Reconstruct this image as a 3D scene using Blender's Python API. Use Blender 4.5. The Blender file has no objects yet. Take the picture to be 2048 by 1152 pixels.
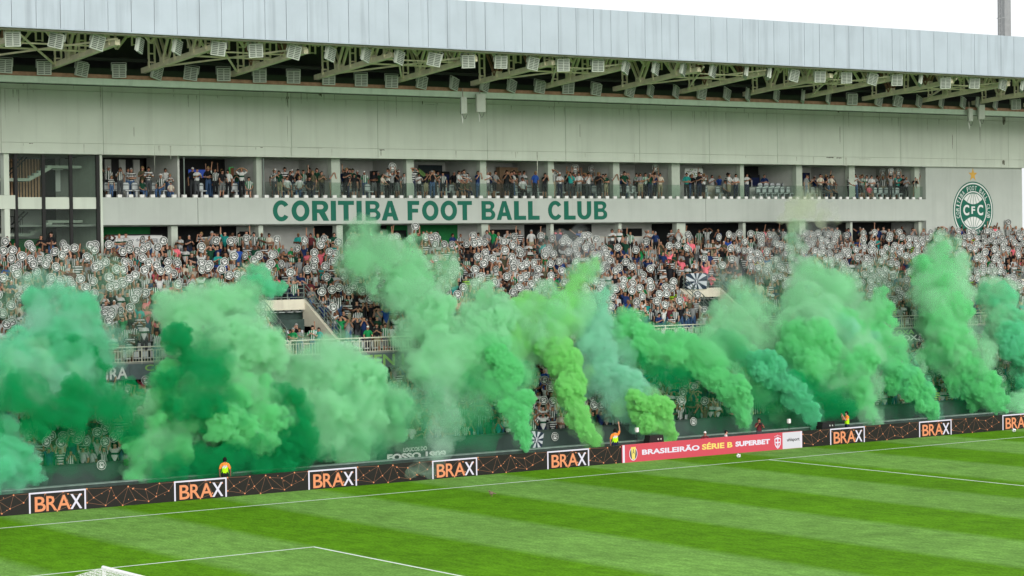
import bpy, bmesh, math, random
import numpy as np
from mathutils import Vector, Matrix

# ------------------------------------------------------------------ camera, world, sun, exposure
sc = bpy.context.scene
COL = sc.collection
R = math.radians
CAM = (-79.347, -87.668, 11.3616)          # X along the touch line, Y towards the stand, Z up; origin: halfway line meets touch line
YAW, PITCH, ROLL, FPX = 0.6216, 0.0177, -0.0138, 4444.8
_f = np.array([math.sin(YAW)*math.cos(PITCH), math.cos(YAW)*math.cos(PITCH), -math.sin(PITCH)])
_r = np.array([math.cos(YAW), -math.sin(YAW), 0.0]); _u = np.cross(_r, _f)
_r2 = _r*math.cos(ROLL)+_u*math.sin(ROLL); _u2 = -_r*math.sin(ROLL)+_u*math.cos(ROLL)
cam = bpy.data.cameras.new('camera'); cam_o = bpy.data.objects.new('camera', cam); COL.objects.link(cam_o)
cam.sensor_width = 36; cam.lens = FPX/2048*36; cam.clip_start = .5; cam.clip_end = 4000
cam_o.matrix_world = Matrix(((_r2[0], _u2[0], -_f[0], CAM[0]), (_r2[1], _u2[1], -_f[1], CAM[1]), (_r2[2], _u2[2], -_f[2], CAM[2]), (0, 0, 0, 1)))
sc.camera = cam_o

SUN_EL, SUN_AZ = R(15), R(196)             # azimuth clockwise from +Y: the light comes from behind the camera
world = bpy.data.worlds.new('World'); sc.world = world; world.use_nodes = True
_nt = world.node_tree
_sky = _nt.nodes.new('ShaderNodeTexSky'); _sky.sky_type = 'NISHITA'; _sky.sun_disc = False
_sky.sun_elevation = SUN_EL; _sky.sun_rotation = SUN_AZ; _sky.dust_density = 5; _sky.air_density = 1.2
_hs = _nt.nodes.new('ShaderNodeHueSaturation'); _hs.inputs['Saturation'].default_value = .18
_cl = _nt.nodes.new('ShaderNodeMix'); _cl.data_type = 'RGBA'; _cl.inputs[0].default_value = .7
_cl.inputs[7].default_value = (6.3, 6.5, 6.7, 1)    # the even white cloud layer of an overcast day
_nt.links.new(_sky.outputs[0], _hs.inputs['Color']); _nt.links.new(_hs.outputs[0], _cl.inputs[6]); _nt.links.new(_cl.outputs[2], _nt.nodes['Background'].inputs[0])
_nt.nodes['Background'].inputs[1].default_value = .15
sun = bpy.data.lights.new('sun', 'SUN'); sun.energy = 1.5; sun.angle = R(50); sun.color = (1, .97, .92)
sun_o = bpy.data.objects.new('sun', sun); COL.objects.link(sun_o)
_d = Vector((math.sin(SUN_AZ)*math.cos(SUN_EL), math.cos(SUN_AZ)*math.cos(SUN_EL), math.sin(SUN_EL)))
sun_o.rotation_euler = _d.to_track_quat('Z', 'Y').to_euler()
sc.view_settings.view_transform = 'Standard'; sc.view_settings.look = 'None'; sc.view_settings.gamma = 1
sc.view_settings.use_curve_mapping = False
EXPO = .5
sc.view_settings.exposure = EXPO
sc.cycles.max_bounces = 14; sc.cycles.volume_bounces = 5; sc.cycles.diffuse_bounces = 4
sc.cycles.transparent_max_bounces = 24
sc.cycles.volume_step_rate = 2.0

rnd = random.Random(11)

def ray(px, py):
    return _f + _r2*(px-1024)/FPX - _u2*(py-576)/FPX
def at_y(px, py, Y):                       # where the sight line through a photo pixel meets the plane y = Y
    d = ray(px, py); t = (Y-CAM[1])/d[1]
    return Vector((CAM[0]+t*d[0], Y, CAM[2]+t*d[2]))

# ------------------------------------------------------------------ materials
def mat(name, col, rough=.7, metal=0, noise=0, nscale=3., streak=0, emit=None, spec=.3, bump=0):
    m = bpy.data.materials.new(name); m.use_nodes = True
    nt = m.node_tree; b = nt.nodes['Principled BSDF']
    b.inputs['Base Color'].default_value = (*col, 1); b.inputs['Roughness'].default_value = rough; b.inputs['Metallic'].default_value = metal
    b.inputs['Specular IOR Level'].default_value = spec
    last = None
    if noise or streak:
        tc = nt.nodes.new('ShaderNodeTexCoord')
        n = nt.nodes.new('ShaderNodeTexNoise'); n.inputs['Scale'].default_value = nscale; n.inputs['Detail'].default_value = 6
        nt.links.new(tc.outputs['Object'], n.inputs['Vector'])
        mr = nt.nodes.new('ShaderNodeMapRange'); mr.inputs[1].default_value = .3; mr.inputs[2].default_value = .7
        mr.inputs[3].default_value = 1-noise; mr.inputs[4].default_value = 1+noise*.6
        nt.links.new(n.outputs[0], mr.inputs[0])
        mx = nt.nodes.new('ShaderNodeVectorMath'); mx.operation = 'SCALE'; mx.inputs[0].default_value = col
        nt.links.new(mr.outputs[0], mx.inputs['Scale']); last = mx.outputs[0]
        if streak:
            mp = nt.nodes.new('ShaderNodeMapping'); mp.inputs['Scale'].default_value = (2.2, 2.2, .12)
            n2 = nt.nodes.new('ShaderNodeTexNoise'); n2.inputs['Scale'].default_value = 1.3; n2.inputs['Detail'].default_value = 7
            nt.links.new(tc.outputs['Object'], mp.inputs[0]); nt.links.new(mp.outputs[0], n2.inputs['Vector'])
            mr2 = nt.nodes.new('ShaderNodeMapRange'); mr2.inputs[1].default_value = .52; mr2.inputs[2].default_value = .8; mr2.inputs[3].default_value = 1; mr2.inputs[4].default_value = 1-streak
            nt.links.new(n2.outputs[0], mr2.inputs[0])
            m2 = nt.nodes.new('ShaderNodeVectorMath'); m2.operation = 'SCALE'
            nt.links.new(last, m2.inputs[0]); nt.links.new(mr2.outputs[0], m2.inputs['Scale']); last = m2.outputs[0]
        nt.links.new(last, b.inputs['Base Color'])
        if bump:
            bp = nt.nodes.new('ShaderNodeBump'); bp.inputs['Strength'].default_value = bump
            nt.links.new(n.outputs[0], bp.inputs['Height']); nt.links.new(bp.outputs[0], b.inputs['Normal'])
    if emit:
        b.inputs['Base Color'].default_value = (.02, .02, .02, 1)
        b.inputs['Emission Color'].default_value = (*col, 1); b.inputs['Emission Strength'].default_value = emit
    return m

LED = .68                                   # screens: brightness of a full white pixel
M = dict(
    wall=mat('aged_white_paint', (.56, .615, .53), .85, noise=.07, nscale=.5, streak=.13),  # green bounce from the grass is put into the aged white
    band=mat('white_paint', (.43, .465, .43), .8, noise=.05, nscale=.8, streak=.10),
    joint=mat('dark_joint', (.05, .06, .05), .9),
    metal=mat('pale_metal_sheet', (.375, .43, .48), .45, .15, noise=.06, nscale=.7, streak=.24),
    trim=mat('trim_metal', (.30, .28, .22), .6, noise=.2),
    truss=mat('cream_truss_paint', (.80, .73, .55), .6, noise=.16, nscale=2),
    rust=mat('rusty_truss_paint', (.30, .17, .11), .7, noise=.3, nscale=3),
    beam=mat('pale_green_beam', (.42, .52, .42), .7, noise=.08, streak=.15),
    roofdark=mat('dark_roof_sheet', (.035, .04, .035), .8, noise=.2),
    pipe=mat('dark_pipe', (.02, .022, .022), .6),
    lamp=mat('lamp_casing', (.40, .44, .38), .5, noise=.05),
    louvre=mat('lamp_slot', (.10, .12, .10), .5),
    concrete=mat('concrete', (.26, .27, .25), .9, noise=.15, nscale=1.5),
    vom=mat('cream_concrete', (.62, .58, .47), .85, noise=.08, nscale=1.2, streak=.15),
    step=mat('dark_green_concrete', (.045, .075, .065), .9, noise=.25),
    fascia=mat('grey_blue_paint', (.10, .135, .14), .8, noise=.15),
    lowwall=mat('grey_green_wall', (.050, .080, .070), .85, noise=.2, nscale=.8, streak=.2),
    kerb=mat('dark_parapet', (.035, .055, .048), .8, noise=.2),
    ledge=mat('worn_ledge', (.16, .22, .19), .8, noise=.25),
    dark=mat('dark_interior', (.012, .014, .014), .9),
    column=mat('shaded_column_paint', (.44, .49, .42), .85, noise=.06, streak=.1),  # wall paint darkened, the pillars' shade put into the colour
    apron=mat('pale_concrete', (.40, .40, .38), .9, noise=.15),
    room=mat('room_wall', (.55, .57, .53), .8, noise=.06),
    roomgreen=mat('green_room_wall', (.02, .22, .06), .8, noise=.1),
    roomblack=mat('black_panel', (.012, .012, .013), .5),
    wood=mat('wood_counter', (.33, .22, .13), .6, noise=.15, nscale=4),
    navy=mat('navy_panel', (.01, .02, .09), .5),
    peach=mat('peach_brick', (.62, .36, .22), .8, noise=.15, nscale=4),
    white=mat('white_plastic', (.72, .72, .70), .5),
    seat=mat('pale_seat', (.50, .54, .54), .45),
    seatdark=mat('seat_shell', (.12, .14, .15), .5),
    rail=mat('cream_rail', (.62, .60, .50), .5),
    railgrey=mat('grey_green_rail', (.18, .22, .20), .5, .3),
    letter=mat('dark_green_lettering', (.004, .115, .075), .6),
    crestgreen=mat('crest_green', (.004, .115, .075), .6),
    crestwhite=mat('crest_white', (.68, .69, .67), .6),
    gold=mat('gold_star', (.62, .36, .06), .5),
    black=mat('black_plastic', (.012, .012, .012), .5),
    board=mat('led_board', (.012, .010, .009), .45),
    ledorange=mat('led_orange', (1., .36, .14), .5, emit=LED*.95),
    leddim=mat('led_dim_orange', (.95, .42, .20), .5, emit=LED*.30),
    ledwhite=mat('led_white', (.93, .91, 1.), .5, emit=LED*.95),
    ledred=mat('led_red', (.90, .075, .115), .5, emit=LED*.82),
    ledyellow=mat('led_yellow', (1., .80, .16), .5, emit=LED*1.0),
    ledblue=mat('led_navy', (.02, .06, .16), .5, emit=LED*.5),
    ledpanel=mat('led_panel_white', (.86, .86, .88), .5, emit=LED*.9),
    screenblue=mat('screen_blue', (.04, .10, .50), .4, emit=.35),
    screengreen=mat('screen_green', (.05, .50, .12), .4, emit=.25),
    orangepanel=mat('orange_panel', (.38, .12, .04), .5, emit=.12),
    pitchline=mat('white_line_paint', (.74, .80, .74), .9, noise=.12, nscale=6),
    goal=mat('white_goal_paint', (.80, .80, .80), .4),
    netcord=mat('net_cord', (.72, .72, .70), .8),
    bannergreen=mat('banner_green', (.22, .42, .12), .8),
    bannerwhite=mat('banner_white', (.62, .64, .62), .8, noise=.05),
    bannerdark=mat('banner_dark', (.03, .045, .05), .8, noise=.15),
    cloth_white=mat('flag_white', (.46, .49, .52), .8),
    cloth_dark=mat('flag_dark', (.015, .03, .05), .8),
    pole=mat('grey_pole', (.28, .29, .29), .5, .3, noise=.1),
    brown=mat('bird_brown', (.17, .12, .09), .8, noise=.2, nscale=30),
)
def glass_mat():
    m = bpy.data.materials.new('clear_glass'); m.use_nodes = True; nt = m.node_tree; nt.nodes.clear()
    o = nt.nodes.new('ShaderNodeOutputMaterial'); mx = nt.nodes.new('ShaderNodeMixShader'); mx.inputs[0].default_value = .04
    t = nt.nodes.new('ShaderNodeBsdfTransparent'); t.inputs[0].default_value = (.84, .89, .86, 1)
    g = nt.nodes.new('ShaderNodeBsdfPrincipled'); g.inputs['Base Color'].default_value = (.30, .34, .32, 1); g.inputs['Roughness'].default_value = .08
    nt.links.new(t.outputs[0], mx.inputs[1]); nt.links.new(g.outputs[0], mx.inputs[2]); nt.links.new(mx.outputs[0], o.inputs[0]); return m
M['glass'] = glass_mat()

def grass_mat():
    m = bpy.data.materials.new('mown_grass'); m.use_nodes = True; nt = m.node_tree; b = nt.nodes['Principled BSDF']
    b.inputs['Roughness'].default_value = .95; b.inputs['Specular IOR Level'].default_value = .05
    tc = nt.nodes.new('ShaderNodeTexCoord'); sp = nt.nodes.new('ShaderNodeSeparateXYZ'); nt.links.new(tc.outputs['Object'], sp.inputs[0])
    def math_(op, a, bb=None):
        n = nt.nodes.new('ShaderNodeMath'); n.operation = op
        for i, v in enumerate((a, bb)):
            if v is None: continue
            if isinstance(v, (int, float)): n.inputs[i].default_value = v
            else: nt.links.new(v, n.inputs[i])
        return n.outputs[0]
    wob = nt.nodes.new('ShaderNodeTexNoise'); wob.inputs['Scale'].default_value = 1.2; wob.inputs['Detail'].default_value = 5; nt.links.new(tc.outputs['Object'], wob.inputs['Vector'])
    x = math_('ADD', sp.outputs[0], math_('MULTIPLY', math_('SUBTRACT', wob.outputs[0], .5), .35))
    ph = math_('DIVIDE', math_('ADD', x, 41.35+5.33*40), 5.33*2)
    s = math_('SINE', math_('MULTIPLY', ph, 2*math.pi))
    st = nt.nodes.new('ShaderNodeMapRange'); st.inputs[1].default_value = -.24; st.inputs[2].default_value = .24; nt.links.new(s, st.inputs[0])
    mix = nt.nodes.new('ShaderNodeMix'); mix.data_type = 'RGBA'
    mix.inputs[6].default_value = (.084, .222, .006, 1); mix.inputs[7].default_value = (.140, .290, .056, 1)
    nt.links.new(st.outputs[0], mix.inputs[0])
    v = None
    for sca, lo, hi, sq in ((.09, .88, 1.10, 1), (.5, .86, 1.13, 1), (3.2, .80, 1.2, .35), (14., .70, 1.3, .5)):
        mp = nt.nodes.new('ShaderNodeMapping'); mp.inputs['Scale'].default_value = (1, sq, 1); nt.links.new(tc.outputs['Object'], mp.inputs[0])
        n = nt.nodes.new('ShaderNodeTexNoise'); n.inputs['Scale'].default_value = sca; n.inputs['Detail'].default_value = 5; nt.links.new(mp.outputs[0], n.inputs['Vector'])
        r = nt.nodes.new('ShaderNodeMapRange'); r.inputs[1].default_value = .3; r.inputs[2].default_value = .7; r.inputs[3].default_value = lo; r.inputs[4].default_value = hi
        nt.links.new(n.outputs[0], r.inputs[0]); v = r.outputs[0] if v is None else math_('MULTIPLY', v, r.outputs[0])
    sc_ = nt.nodes.new('ShaderNodeVectorMath'); sc_.operation = 'SCALE'; nt.links.new(mix.outputs[2], sc_.inputs[0]); nt.links.new(v, sc_.inputs['Scale'])
    nt.links.new(sc_.outputs[0], b.inputs['Base Color']); return m
M['grass'] = grass_mat()

def people_mat():
    """Reads per-face colours c1/c2 and a pattern mode: 1 vertical stripes, 2 hoops, 3 one chest band."""
    m = bpy.data.materials.new('cloth_and_skin'); m.use_nodes = True; nt = m.node_tree; b = nt.nodes['Principled BSDF']
    b.inputs['Roughness'].default_value = .8; b.inputs['Specular IOR Level'].default_value = .15
    def att(n):
        a = nt.nodes.new('ShaderNodeAttribute'); a.attribute_name = n; return a
    def math_(op, a, bb=None):
        n = nt.nodes.new('ShaderNodeMath'); n.operation = op
        for i, v in enumerate((a, bb)):
            if v is None: continue
            if isinstance(v, (int, float)): n.inputs[i].default_value = v
            else: nt.links.new(v, n.inputs[i])
        return n.outputs[0]
    c1, c2, md, pt = att('c1'), att('c2'), att('mode'), att('rest')
    sp = nt.nodes.new('ShaderNodeSeparateXYZ'); nt.links.new(pt.outputs['Vector'], sp.inputs[0])
    vs = math_('GREATER_THAN', math_('SINE', math_('MULTIPLY', sp.outputs[0], 2*math.pi/.105)), 0.)
    hs = math_('GREATER_THAN', math_('SINE', math_('MULTIPLY', sp.outputs[2], 2*math.pi/.13)), 0.)
    bd = math_('LESS_THAN', math_('ABSOLUTE', math_('SUBTRACT', sp.outputs[2], 1.24)), .05)
    def is_(k): return math_('LESS_THAN', math_('ABSOLUTE', math_('SUBTRACT', md.outputs['Fac'], k)), .4)
    f = math_('ADD', math_('ADD', math_('MULTIPLY', vs, is_(1)), math_('MULTIPLY', hs, is_(2))), math_('MULTIPLY', bd, is_(3)))
    mix = nt.nodes.new('ShaderNodeMix'); mix.data_type = 'RGBA'
    nt.links.new(f, mix.inputs[0]); nt.links.new(c1.outputs['Color'], mix.inputs[6]); nt.links.new(c2.outputs['Color'], mix.inputs[7])
    nt.links.new(mix.outputs[2], b.inputs['Base Color']); return m
M['people'] = people_mat()

# ------------------------------------------------------------------ helpers
def tag(o, label=None, cat=None, group=None, kind=None):
    for k, v in (('label', label), ('category', cat), ('group', group), ('kind', kind)):
        if v: o[k] = v
    return o
def link(name, data, parent=None, loc=None, rot=None):
    o = bpy.data.objects.new(name, data); COL.objects.link(o)
    if parent is not None: o.parent = parent
    if loc is not None: o.location = loc
    if rot is not None: o.rotation_euler = rot
    return o
def empty(name, loc, label, cat, group=None, rot=None):
    o = link(name, None, None, loc, rot); o.empty_display_size = .3
    return tag(o, label, cat, group)

class MB:
    """Collects boxes, bars and polygons into one mesh."""
    def __init__(s): s.v = []; s.f = []
    def add(s, vs, fs):
        n = len(s.v); s.v += [tuple(v) for v in vs]; s.f += [tuple(i+n for i in f) for f in fs]; return s
    def box(s, x0, x1, y0, y1, z0, z1):
        return s.add([(x, y, z) for z in (z0, z1) for y in (y0, y1) for x in (x0, x1)],
                     [(0, 2, 3, 1), (4, 5, 7, 6), (0, 1, 5, 4), (2, 6, 7, 3), (0, 4, 6, 2), (1, 3, 7, 5)])
    def bar(s, a, b, r=.05, n=4, r2=None, flat=None):
        a = Vector(a); b = Vector(b); d = (b-a).normalized()
        up = Vector((0, 0, 1)) if abs(d.z) < .95 else Vector((0, 1, 0))
        u = d.cross(up).normalized(); w = u.cross(d); r2 = r if r2 is None else r2
        k = flat or 1.0
        vs = []
        for c, q in ((a, r), (b, r2)):
            for i in range(n):
                t = 2*math.pi*(i+.5)/n; vs.append(c+u*math.cos(t)*q*1.0+w*math.sin(t)*q*k)
        fs = [(i, (i+1) % n, n+(i+1) % n, n+i) for i in range(n)]+[tuple(range(n-1, -1, -1)), tuple(range(n, 2*n))]
        return s.add(vs, fs)
    def prism(s, pts, y0, y1):             # polygon in x,z pushed from y0 (front) to y1
        n = len(pts); vs = [(x, y0, z) for x, z in pts]+[(x, y1, z) for x, z in pts]
        return s.add(vs, [tuple(range(n)), tuple(range(2*n-1, n-1, -1))]+[(i+n, (i+1) % n+n, (i+1) % n, i) for i in range(n)])
    def prism_yz(s, pts, x0, x1):
        n = len(pts); vs = [(x0, y, z) for y, z in pts]+[(x1, y, z) for y, z in pts]
        return s.add(vs, [tuple(range(n)), tuple(range(2*n-1, n-1, -1))]+[(i+n, (i+1) % n+n, (i+1) % n, i) for i in range(n)])
    def mesh(s, name):
        me = bpy.data.meshes.new(name); me.from_pydata(s.v, [], s.f)
        bm = bmesh.new(); bm.from_mesh(me); bmesh.ops.recalc_face_normals(bm, faces=bm.faces); bm.to_mesh(me); bm.free(); return me
    def build(s, name, m, parent=None, loc=None, rot=None):
        me = s.mesh(name); me.materials.append(M[m] if isinstance(m, str) else m)
        return link(name, me, parent, loc, rot)
def box(name, m, parent, *b): return MB().box(*b).build(name, m, parent)

def text_mesh(s, bold=0., depth=.01):
    cu = bpy.data.curves.new('t', 'FONT'); cu.body = s; cu.size = 1; cu.extrude = depth; cu.offset = bold; cu.resolution_u = 4; cu.fill_mode = 'FRONT' if depth == 0 else 'BOTH'
    o = bpy.data.objects.new('t', cu); COL.objects.link(o)
    bpy.context.view_layer.update()
    me = bpy.data.meshes.new_from_object(o.evaluated_get(bpy.context.evaluated_depsgraph_get()))
    bpy.data.objects.remove(o); bpy.data.curves.remove(cu); return me
def put_text(name, s, m, parent, x0, x1, z0, z1, y, bold=0., depth=.004, shear=0.):
    """Lettering on a plane facing -y, fitted to the box x0..x1, z0..z1."""
    me = text_mesh(s, bold, .01); n = len(me.vertices); co = np.empty(n*3); me.vertices.foreach_get('co', co); co = co.reshape(-1, 3)
    a, b = co.min(0), co.max(0)
    sx = (x1-x0)/(b[0]-a[0]); sz = (z1-z0)/(b[1]-a[1])
    out = np.stack([x0+(co[:, 0]-a[0])*sx+shear*(co[:, 1]-a[1])*sz, y-np.where(co[:, 2] > 0, depth, 0.), z0+(co[:, 1]-a[1])*sz], 1)
    me.vertices.foreach_set('co', out.ravel()); me.update(); me.materials.clear(); me.materials.append(M[m]); me.name = name
    return link(name, me, parent)
def disc_pts(cx, cz, r, n=48): return [(cx+r*math.cos(2*math.pi*i/n), cz+r*math.sin(2*math.pi*i/n)) for i in range(n)]
def ring(mb, cx, cz, r0, r1, y0, y1, n=48):
    vs = []
    for r in (r0, r1):
        for y in (y0, y1): vs += [(cx+r*math.cos(2*math.pi*i/n), y, cz+r*math.sin(2*math.pi*i/n)) for i in range(n)]
    fs = []
    for i in range(n):
        j = (i+1) % n
        fs += [(i, j, 2*n+j, 2*n+i), (n+i, 3*n+i, 3*n+j, n+j), (i, n+i, n+j, j), (2*n+i, 2*n+j, 3*n+j, 3*n+i)]
    return mb.add(vs, fs)

# ------------------------------------------------------------------ the ground and its lines
X0, X1 = -58., 66.                          # extent of everything that runs along the stand
g = MB(); g.add([(-600, -600, -.02), (700, -600, -.02), (700, 700, -.02), (-600, 700, -.02)], [(0, 1, 2, 3)])
tag(g.build('ground', 'apron'), kind='structure')
g = MB(); g.add([(-75, -90, 0), (75, -90, 0), (75, 4.6, 0), (-75, 4.6, 0)], [(0, 1, 2, 3)])
tag(g.build('pitch', 'grass'), kind='structure')
def strip(name, x0, x1, y0, y1, label=None):
    o = MB().add([(x0, y0, .004), (x1, y0, .004), (x1, y1, .004), (x0, y1, .004)], [(0, 1, 2, 3)]).build(name, 'pitchline'); tag(o, kind='structure')
strip('touch_line', -52.5, 52.5, -.06, .06)
strip('halfway_line', -.06, .06, -68, -.06)
strip('penalty_area_side_line', -52.5, -36.06, -13.90, -13.78)
strip('penalty_area_front_line', -36.06, -35.94, -54.16, -13.78)

# ------------------------------------------------------------------ the grandstand
stand = empty('grandstand', (0, 9, 0), 'white and grey two-tier football grandstand with glazed boxes and wide painted wall', 'grandstand')
stand.location = (0, 0, 0)
VOM = [(-20.2, -17.05), (10.35, 13.3), (40.4, 43.6)]   # stair openings in the upper tier
def cut(x0, x1, holes):
    out = []; a = x0
    for h0, h1 in holes:
        out.append((a, h0)); a = h1
    out.append((a, x1)); return out
NROW, PY, PZ = 12, .75, .40
def row_y(k): return 15.35+PY*k
def row_z(k): return 5.62+PZ*k
t = MB()
for k in range(NROW):
    for a, b in (cut(X0, X1, VOM) if row_y(k) < 18.6 else [(X0, X1)]):
        t.box(a, b, row_y(k), row_y(k)+PY+.02, row_z(k)-.6, row_z(k))
t.box(X0, X1, row_y(NROW)+.02, 30, 10.0, 10.75)
for a, b in VOM: t.box(a, b, 15.3, 19.2, 5.0, 5.58)
t.build('upper_terrace', 'step', stand)
LROW = 10
def low_y(k): return 9.35+.75*k
def low_z(k): return .55+.36*k
t = MB()
for k in range(LROW): t.box(X0, X1, low_y(k), low_y(k)+.77, low_z(k)-.7, low_z(k))
t.build('lower_terrace', 'step', stand)
box('front_wall', 'lowwall', stand, X0, X1, 9.0, 9.3, 0, 1.45)
box('front_wall_coping', 'kerb', stand, X0, X1, 8.95, 9.34, 1.453, 1.52)
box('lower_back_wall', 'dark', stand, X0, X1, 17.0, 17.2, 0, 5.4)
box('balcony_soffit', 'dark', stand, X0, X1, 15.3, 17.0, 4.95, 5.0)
box('balcony_fascia', 'fascia', stand, X0, X1, 15.0, 15.3, 4.98, 5.78)
box('balcony_kerb', 'concrete', stand, X0, X1, 14.96, 15.34, 5.783, 5.85)
# the parapet band under the boxes
box('box_parapet', 'band', stand, -26.35, 38.1, 25.0, 25.35, 12.97, 14.5)
for jx in (-20.44, 17.3): box('band_joint', 'joint', stand, jx-.012, jx+.012, 24.996, 25.0, 12.99, 14.49)
box('end_wall', 'band', stand, 38.1, 48.3, 25.0, 25.5, 10.6, 16.84)
box('far_return_wall', 'band', stand, 48.05, 48.3, 25.5, 32, 10.6, 16.84)
box('box_floor', 'concrete', stand, -26.35, 38.1, 25.35, 30.5, 14.2, 14.48)
# the tall wall above the boxes: one panel between each pair of joints
JX = [X0, -46.2, -38.3, -32.3, -26.38, -20.44, -14.52, -8.6, -.65, 5.4, 11.4, 17.33, 23.4, 29.59, 35.2, 40.9, 46.41, 52.3, X1]
for a, b in zip(JX, JX[1:]):
    box('wall_panel', 'wall', stand, a+.012, b-.012, 24.6, 24.9, 16.84, 17.42)
    box('wall_panel', 'wall', stand, a+.012, b-.012, 24.6, 24.9, 17.432, 20.28)
    box('wall_panel', 'wall', stand, a+.012, b-.012, 24.6, 24.9, 20.292, 20.57)
box('wall_backing', 'joint', stand, X0, X1, 24.92, 25.4, 16.86, 21.6)
# drips and stains below the gutter line: little rust runs with a shape of their own
STM = mat('dirt_stain', (.13, .13, .10), .9, noise=.4, nscale=8)
for px, py, w, h in ((640, 187, 7, 14), (575, 198, 3, 40), (575, 196, 5, 8), (1473, 215, 3, 10), (1677, 222, 3, 9), (2008, 240, 6, 22), (1660, 315, 14, 3), (1678, 316, 10, 3), (2007, 325, 5, 12), (764, 300, 10, 3), (62, 287, 8, 2), (523, 295, 5, 2), (268, 265, 1.4, 30), (575, 255, 1.4, 60), (762, 306, 1.4, 14), (845, 206, 2, 10), (860, 209, 20, 1.2), (745, 201, 30, 1.2), (1100, 214, 40, 1.2), (70, 178, 22, 1.2), (330, 189, 40, 1.2), (210, 181, 40, 1.2), (980, 303, 60, 1.2), (620, 296, 50, 1.4), (1730, 318, 22, 1.2), (1160, 265, 1.2, 36), (1680, 270, 1.4, 40), (1960, 268, 1.2, 40), (1905, 285, 1.2, 36)):
    a = at_y(px-w/2, py-h/2, 24.597); b = at_y(px+w/2, py+h/2, 24.597)
    st = MB(); n = 7; top = []; bot = []
    for i in range(n):
        x = a.x+(b.x-a.x)*i/(n-1); j = rnd.uniform(0, .45)*(a.z-b.z); top.append((x, a.z-rnd.uniform(0, .2)*(a.z-b.z))); bot.append((x, b.z+j))
    st.prism(top+bot[::-1], 24.597, 24.6005).build('water_stain', STM, stand)
dm = mat('faint_drip', (.40, .43, .36), .9, noise=.3, nscale=5); dr = MB(); rs = random.Random(5)
for q in range(110):
    x = rs.uniform(-34, 48); L = rs.choice([.15, .25, .4, .7, 1.3])*rs.uniform(.6, 1.3); z1 = rs.choice([20.25, 20.25, 20.55, 17.38]); w = rs.uniform(.015, .05)
    dr.prism([(x-w, z1), (x+w, z1), (x+w*.3, z1-L), (x-w*.2, z1-L*.9)], 24.5965, 24.5995)
dr.build('drip_stain', dm, stand)['kind'] = 'stuff'
# columns between boxes, upper and lower
CX = [(-31., -30.6), (-26.3, -26.02), (-16.3, -15.95), (-11.25, -10.65), (-5.95, -5.42), (-.53, -.05), (4.72, 5.2), (9.98, 10.5), (14.9, 15.6), (20.9, 21.25), (26.05, 26.6), (31.08, 31.65), (37.6, 38.1)]
for a, b in CX[1:]:
    box('column', 'column', stand, a, b, 25.6, 26.0, 14.48, 17.0)
for a, b in [(-26.35, -26.1), (-21.9, -21.5), (-16.3, -16.0), (-11.05, -10.62), (-5.75, -5.4), (-.58, -.06), (4.75, 5.), (10.25, 10.5), (15.15, 15.9), (20.95, 21.2), (26.15, 26.7), (31., 31.2), (37.8, 38.3)]:
    box('column', 'column', stand, a, b, 25.45, 25.9, 10.55, 12.97)
# rooms of the box level
box('box_ceiling', 'room', stand, -26.3, 38.3, 25.4, 30.5, 16.9, 17.05)
bays = list(zip(CX[1:], CX[2:])); BAYX = [(-26.05, -21.3), (-21.2, -16.3)]+[(a[1], b[0]) for (a, b) in bays[1:]]
bays_x = BAYX
back = ['roomblack', 'roomblack', 'room', 'room', 'room', 'room', 'room', 'room', 'room', 'roomblack', 'room', 'room']
for (a, b), bm_ in zip(bays_x, back):
    box('room_wall', bm_, stand, a-.3, b+.3, 29.6, 29.8, 14.48, 16.9)
box('room_wall', 'room', stand, 37.95, 42.5, 29.6, 29.8, 14.48, 16.9); box('partition', 'room', stand, 38.12, 38.3, 25.52, 29.58, 14.5, 16.88)
box('partition', 'room', stand, -21.32, -21.2, 25.7, 29.6, 14.48, 16.9)
for (a, b) in CX[2:]: box('partition', 'room', stand, a+.1, b-.1, 26.0, 29.6, 14.48, 16.9)
for x in (-25.6, -24.7, -23.8, -22.9, -22.0): box('wall_stripe', 'room', stand, x-.2, x+.2, 29.5, 29.6, 14.6, 16.8)
# the green painted room walls, counters and dark openings of the concourse below
box('concourse_ceiling', 'concrete', stand, -31, 38.3, 25.4, 30.5, 12.9, 13.02)
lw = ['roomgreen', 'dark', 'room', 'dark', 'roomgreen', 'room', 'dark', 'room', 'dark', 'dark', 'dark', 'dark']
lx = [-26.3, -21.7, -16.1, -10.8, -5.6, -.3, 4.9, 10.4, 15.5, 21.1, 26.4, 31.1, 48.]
box('end_partition', 'room', stand, 38.12, 38.3, 25.52, 28.5, 10.55, 12.95)
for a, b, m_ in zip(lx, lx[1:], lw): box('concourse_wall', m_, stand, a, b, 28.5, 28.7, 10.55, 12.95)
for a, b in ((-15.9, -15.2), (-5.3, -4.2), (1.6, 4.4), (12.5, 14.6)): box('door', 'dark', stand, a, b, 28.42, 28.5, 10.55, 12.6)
# stair openings in the upper tier
for a, b in VOM:
    v = MB(); v.box(a, b, 19.05, 19.25, 8.15, 8.72); v.build('stair_lintel', 'vom', stand)
    for x in ((a-.2, a), (b, b+.2)):
        v = MB(); v.prism_yz([(19.25, 5.0), (19.25, 8.72), (15.34, 6.35), (15.34, 5.0)], *x); v.build('stair_side_wall', 'vom', stand)
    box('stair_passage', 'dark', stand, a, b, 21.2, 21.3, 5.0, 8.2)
    v = MB()
    for i in range(9): v.box(a+.02, b-.02, 17.1+i*.4, 17.5+i*.4, 5.0+i*.001, 5.6-.16*i+.02 if i < 3 else 5.2)
    v.build('stair_steps', 'concrete', stand)
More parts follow.
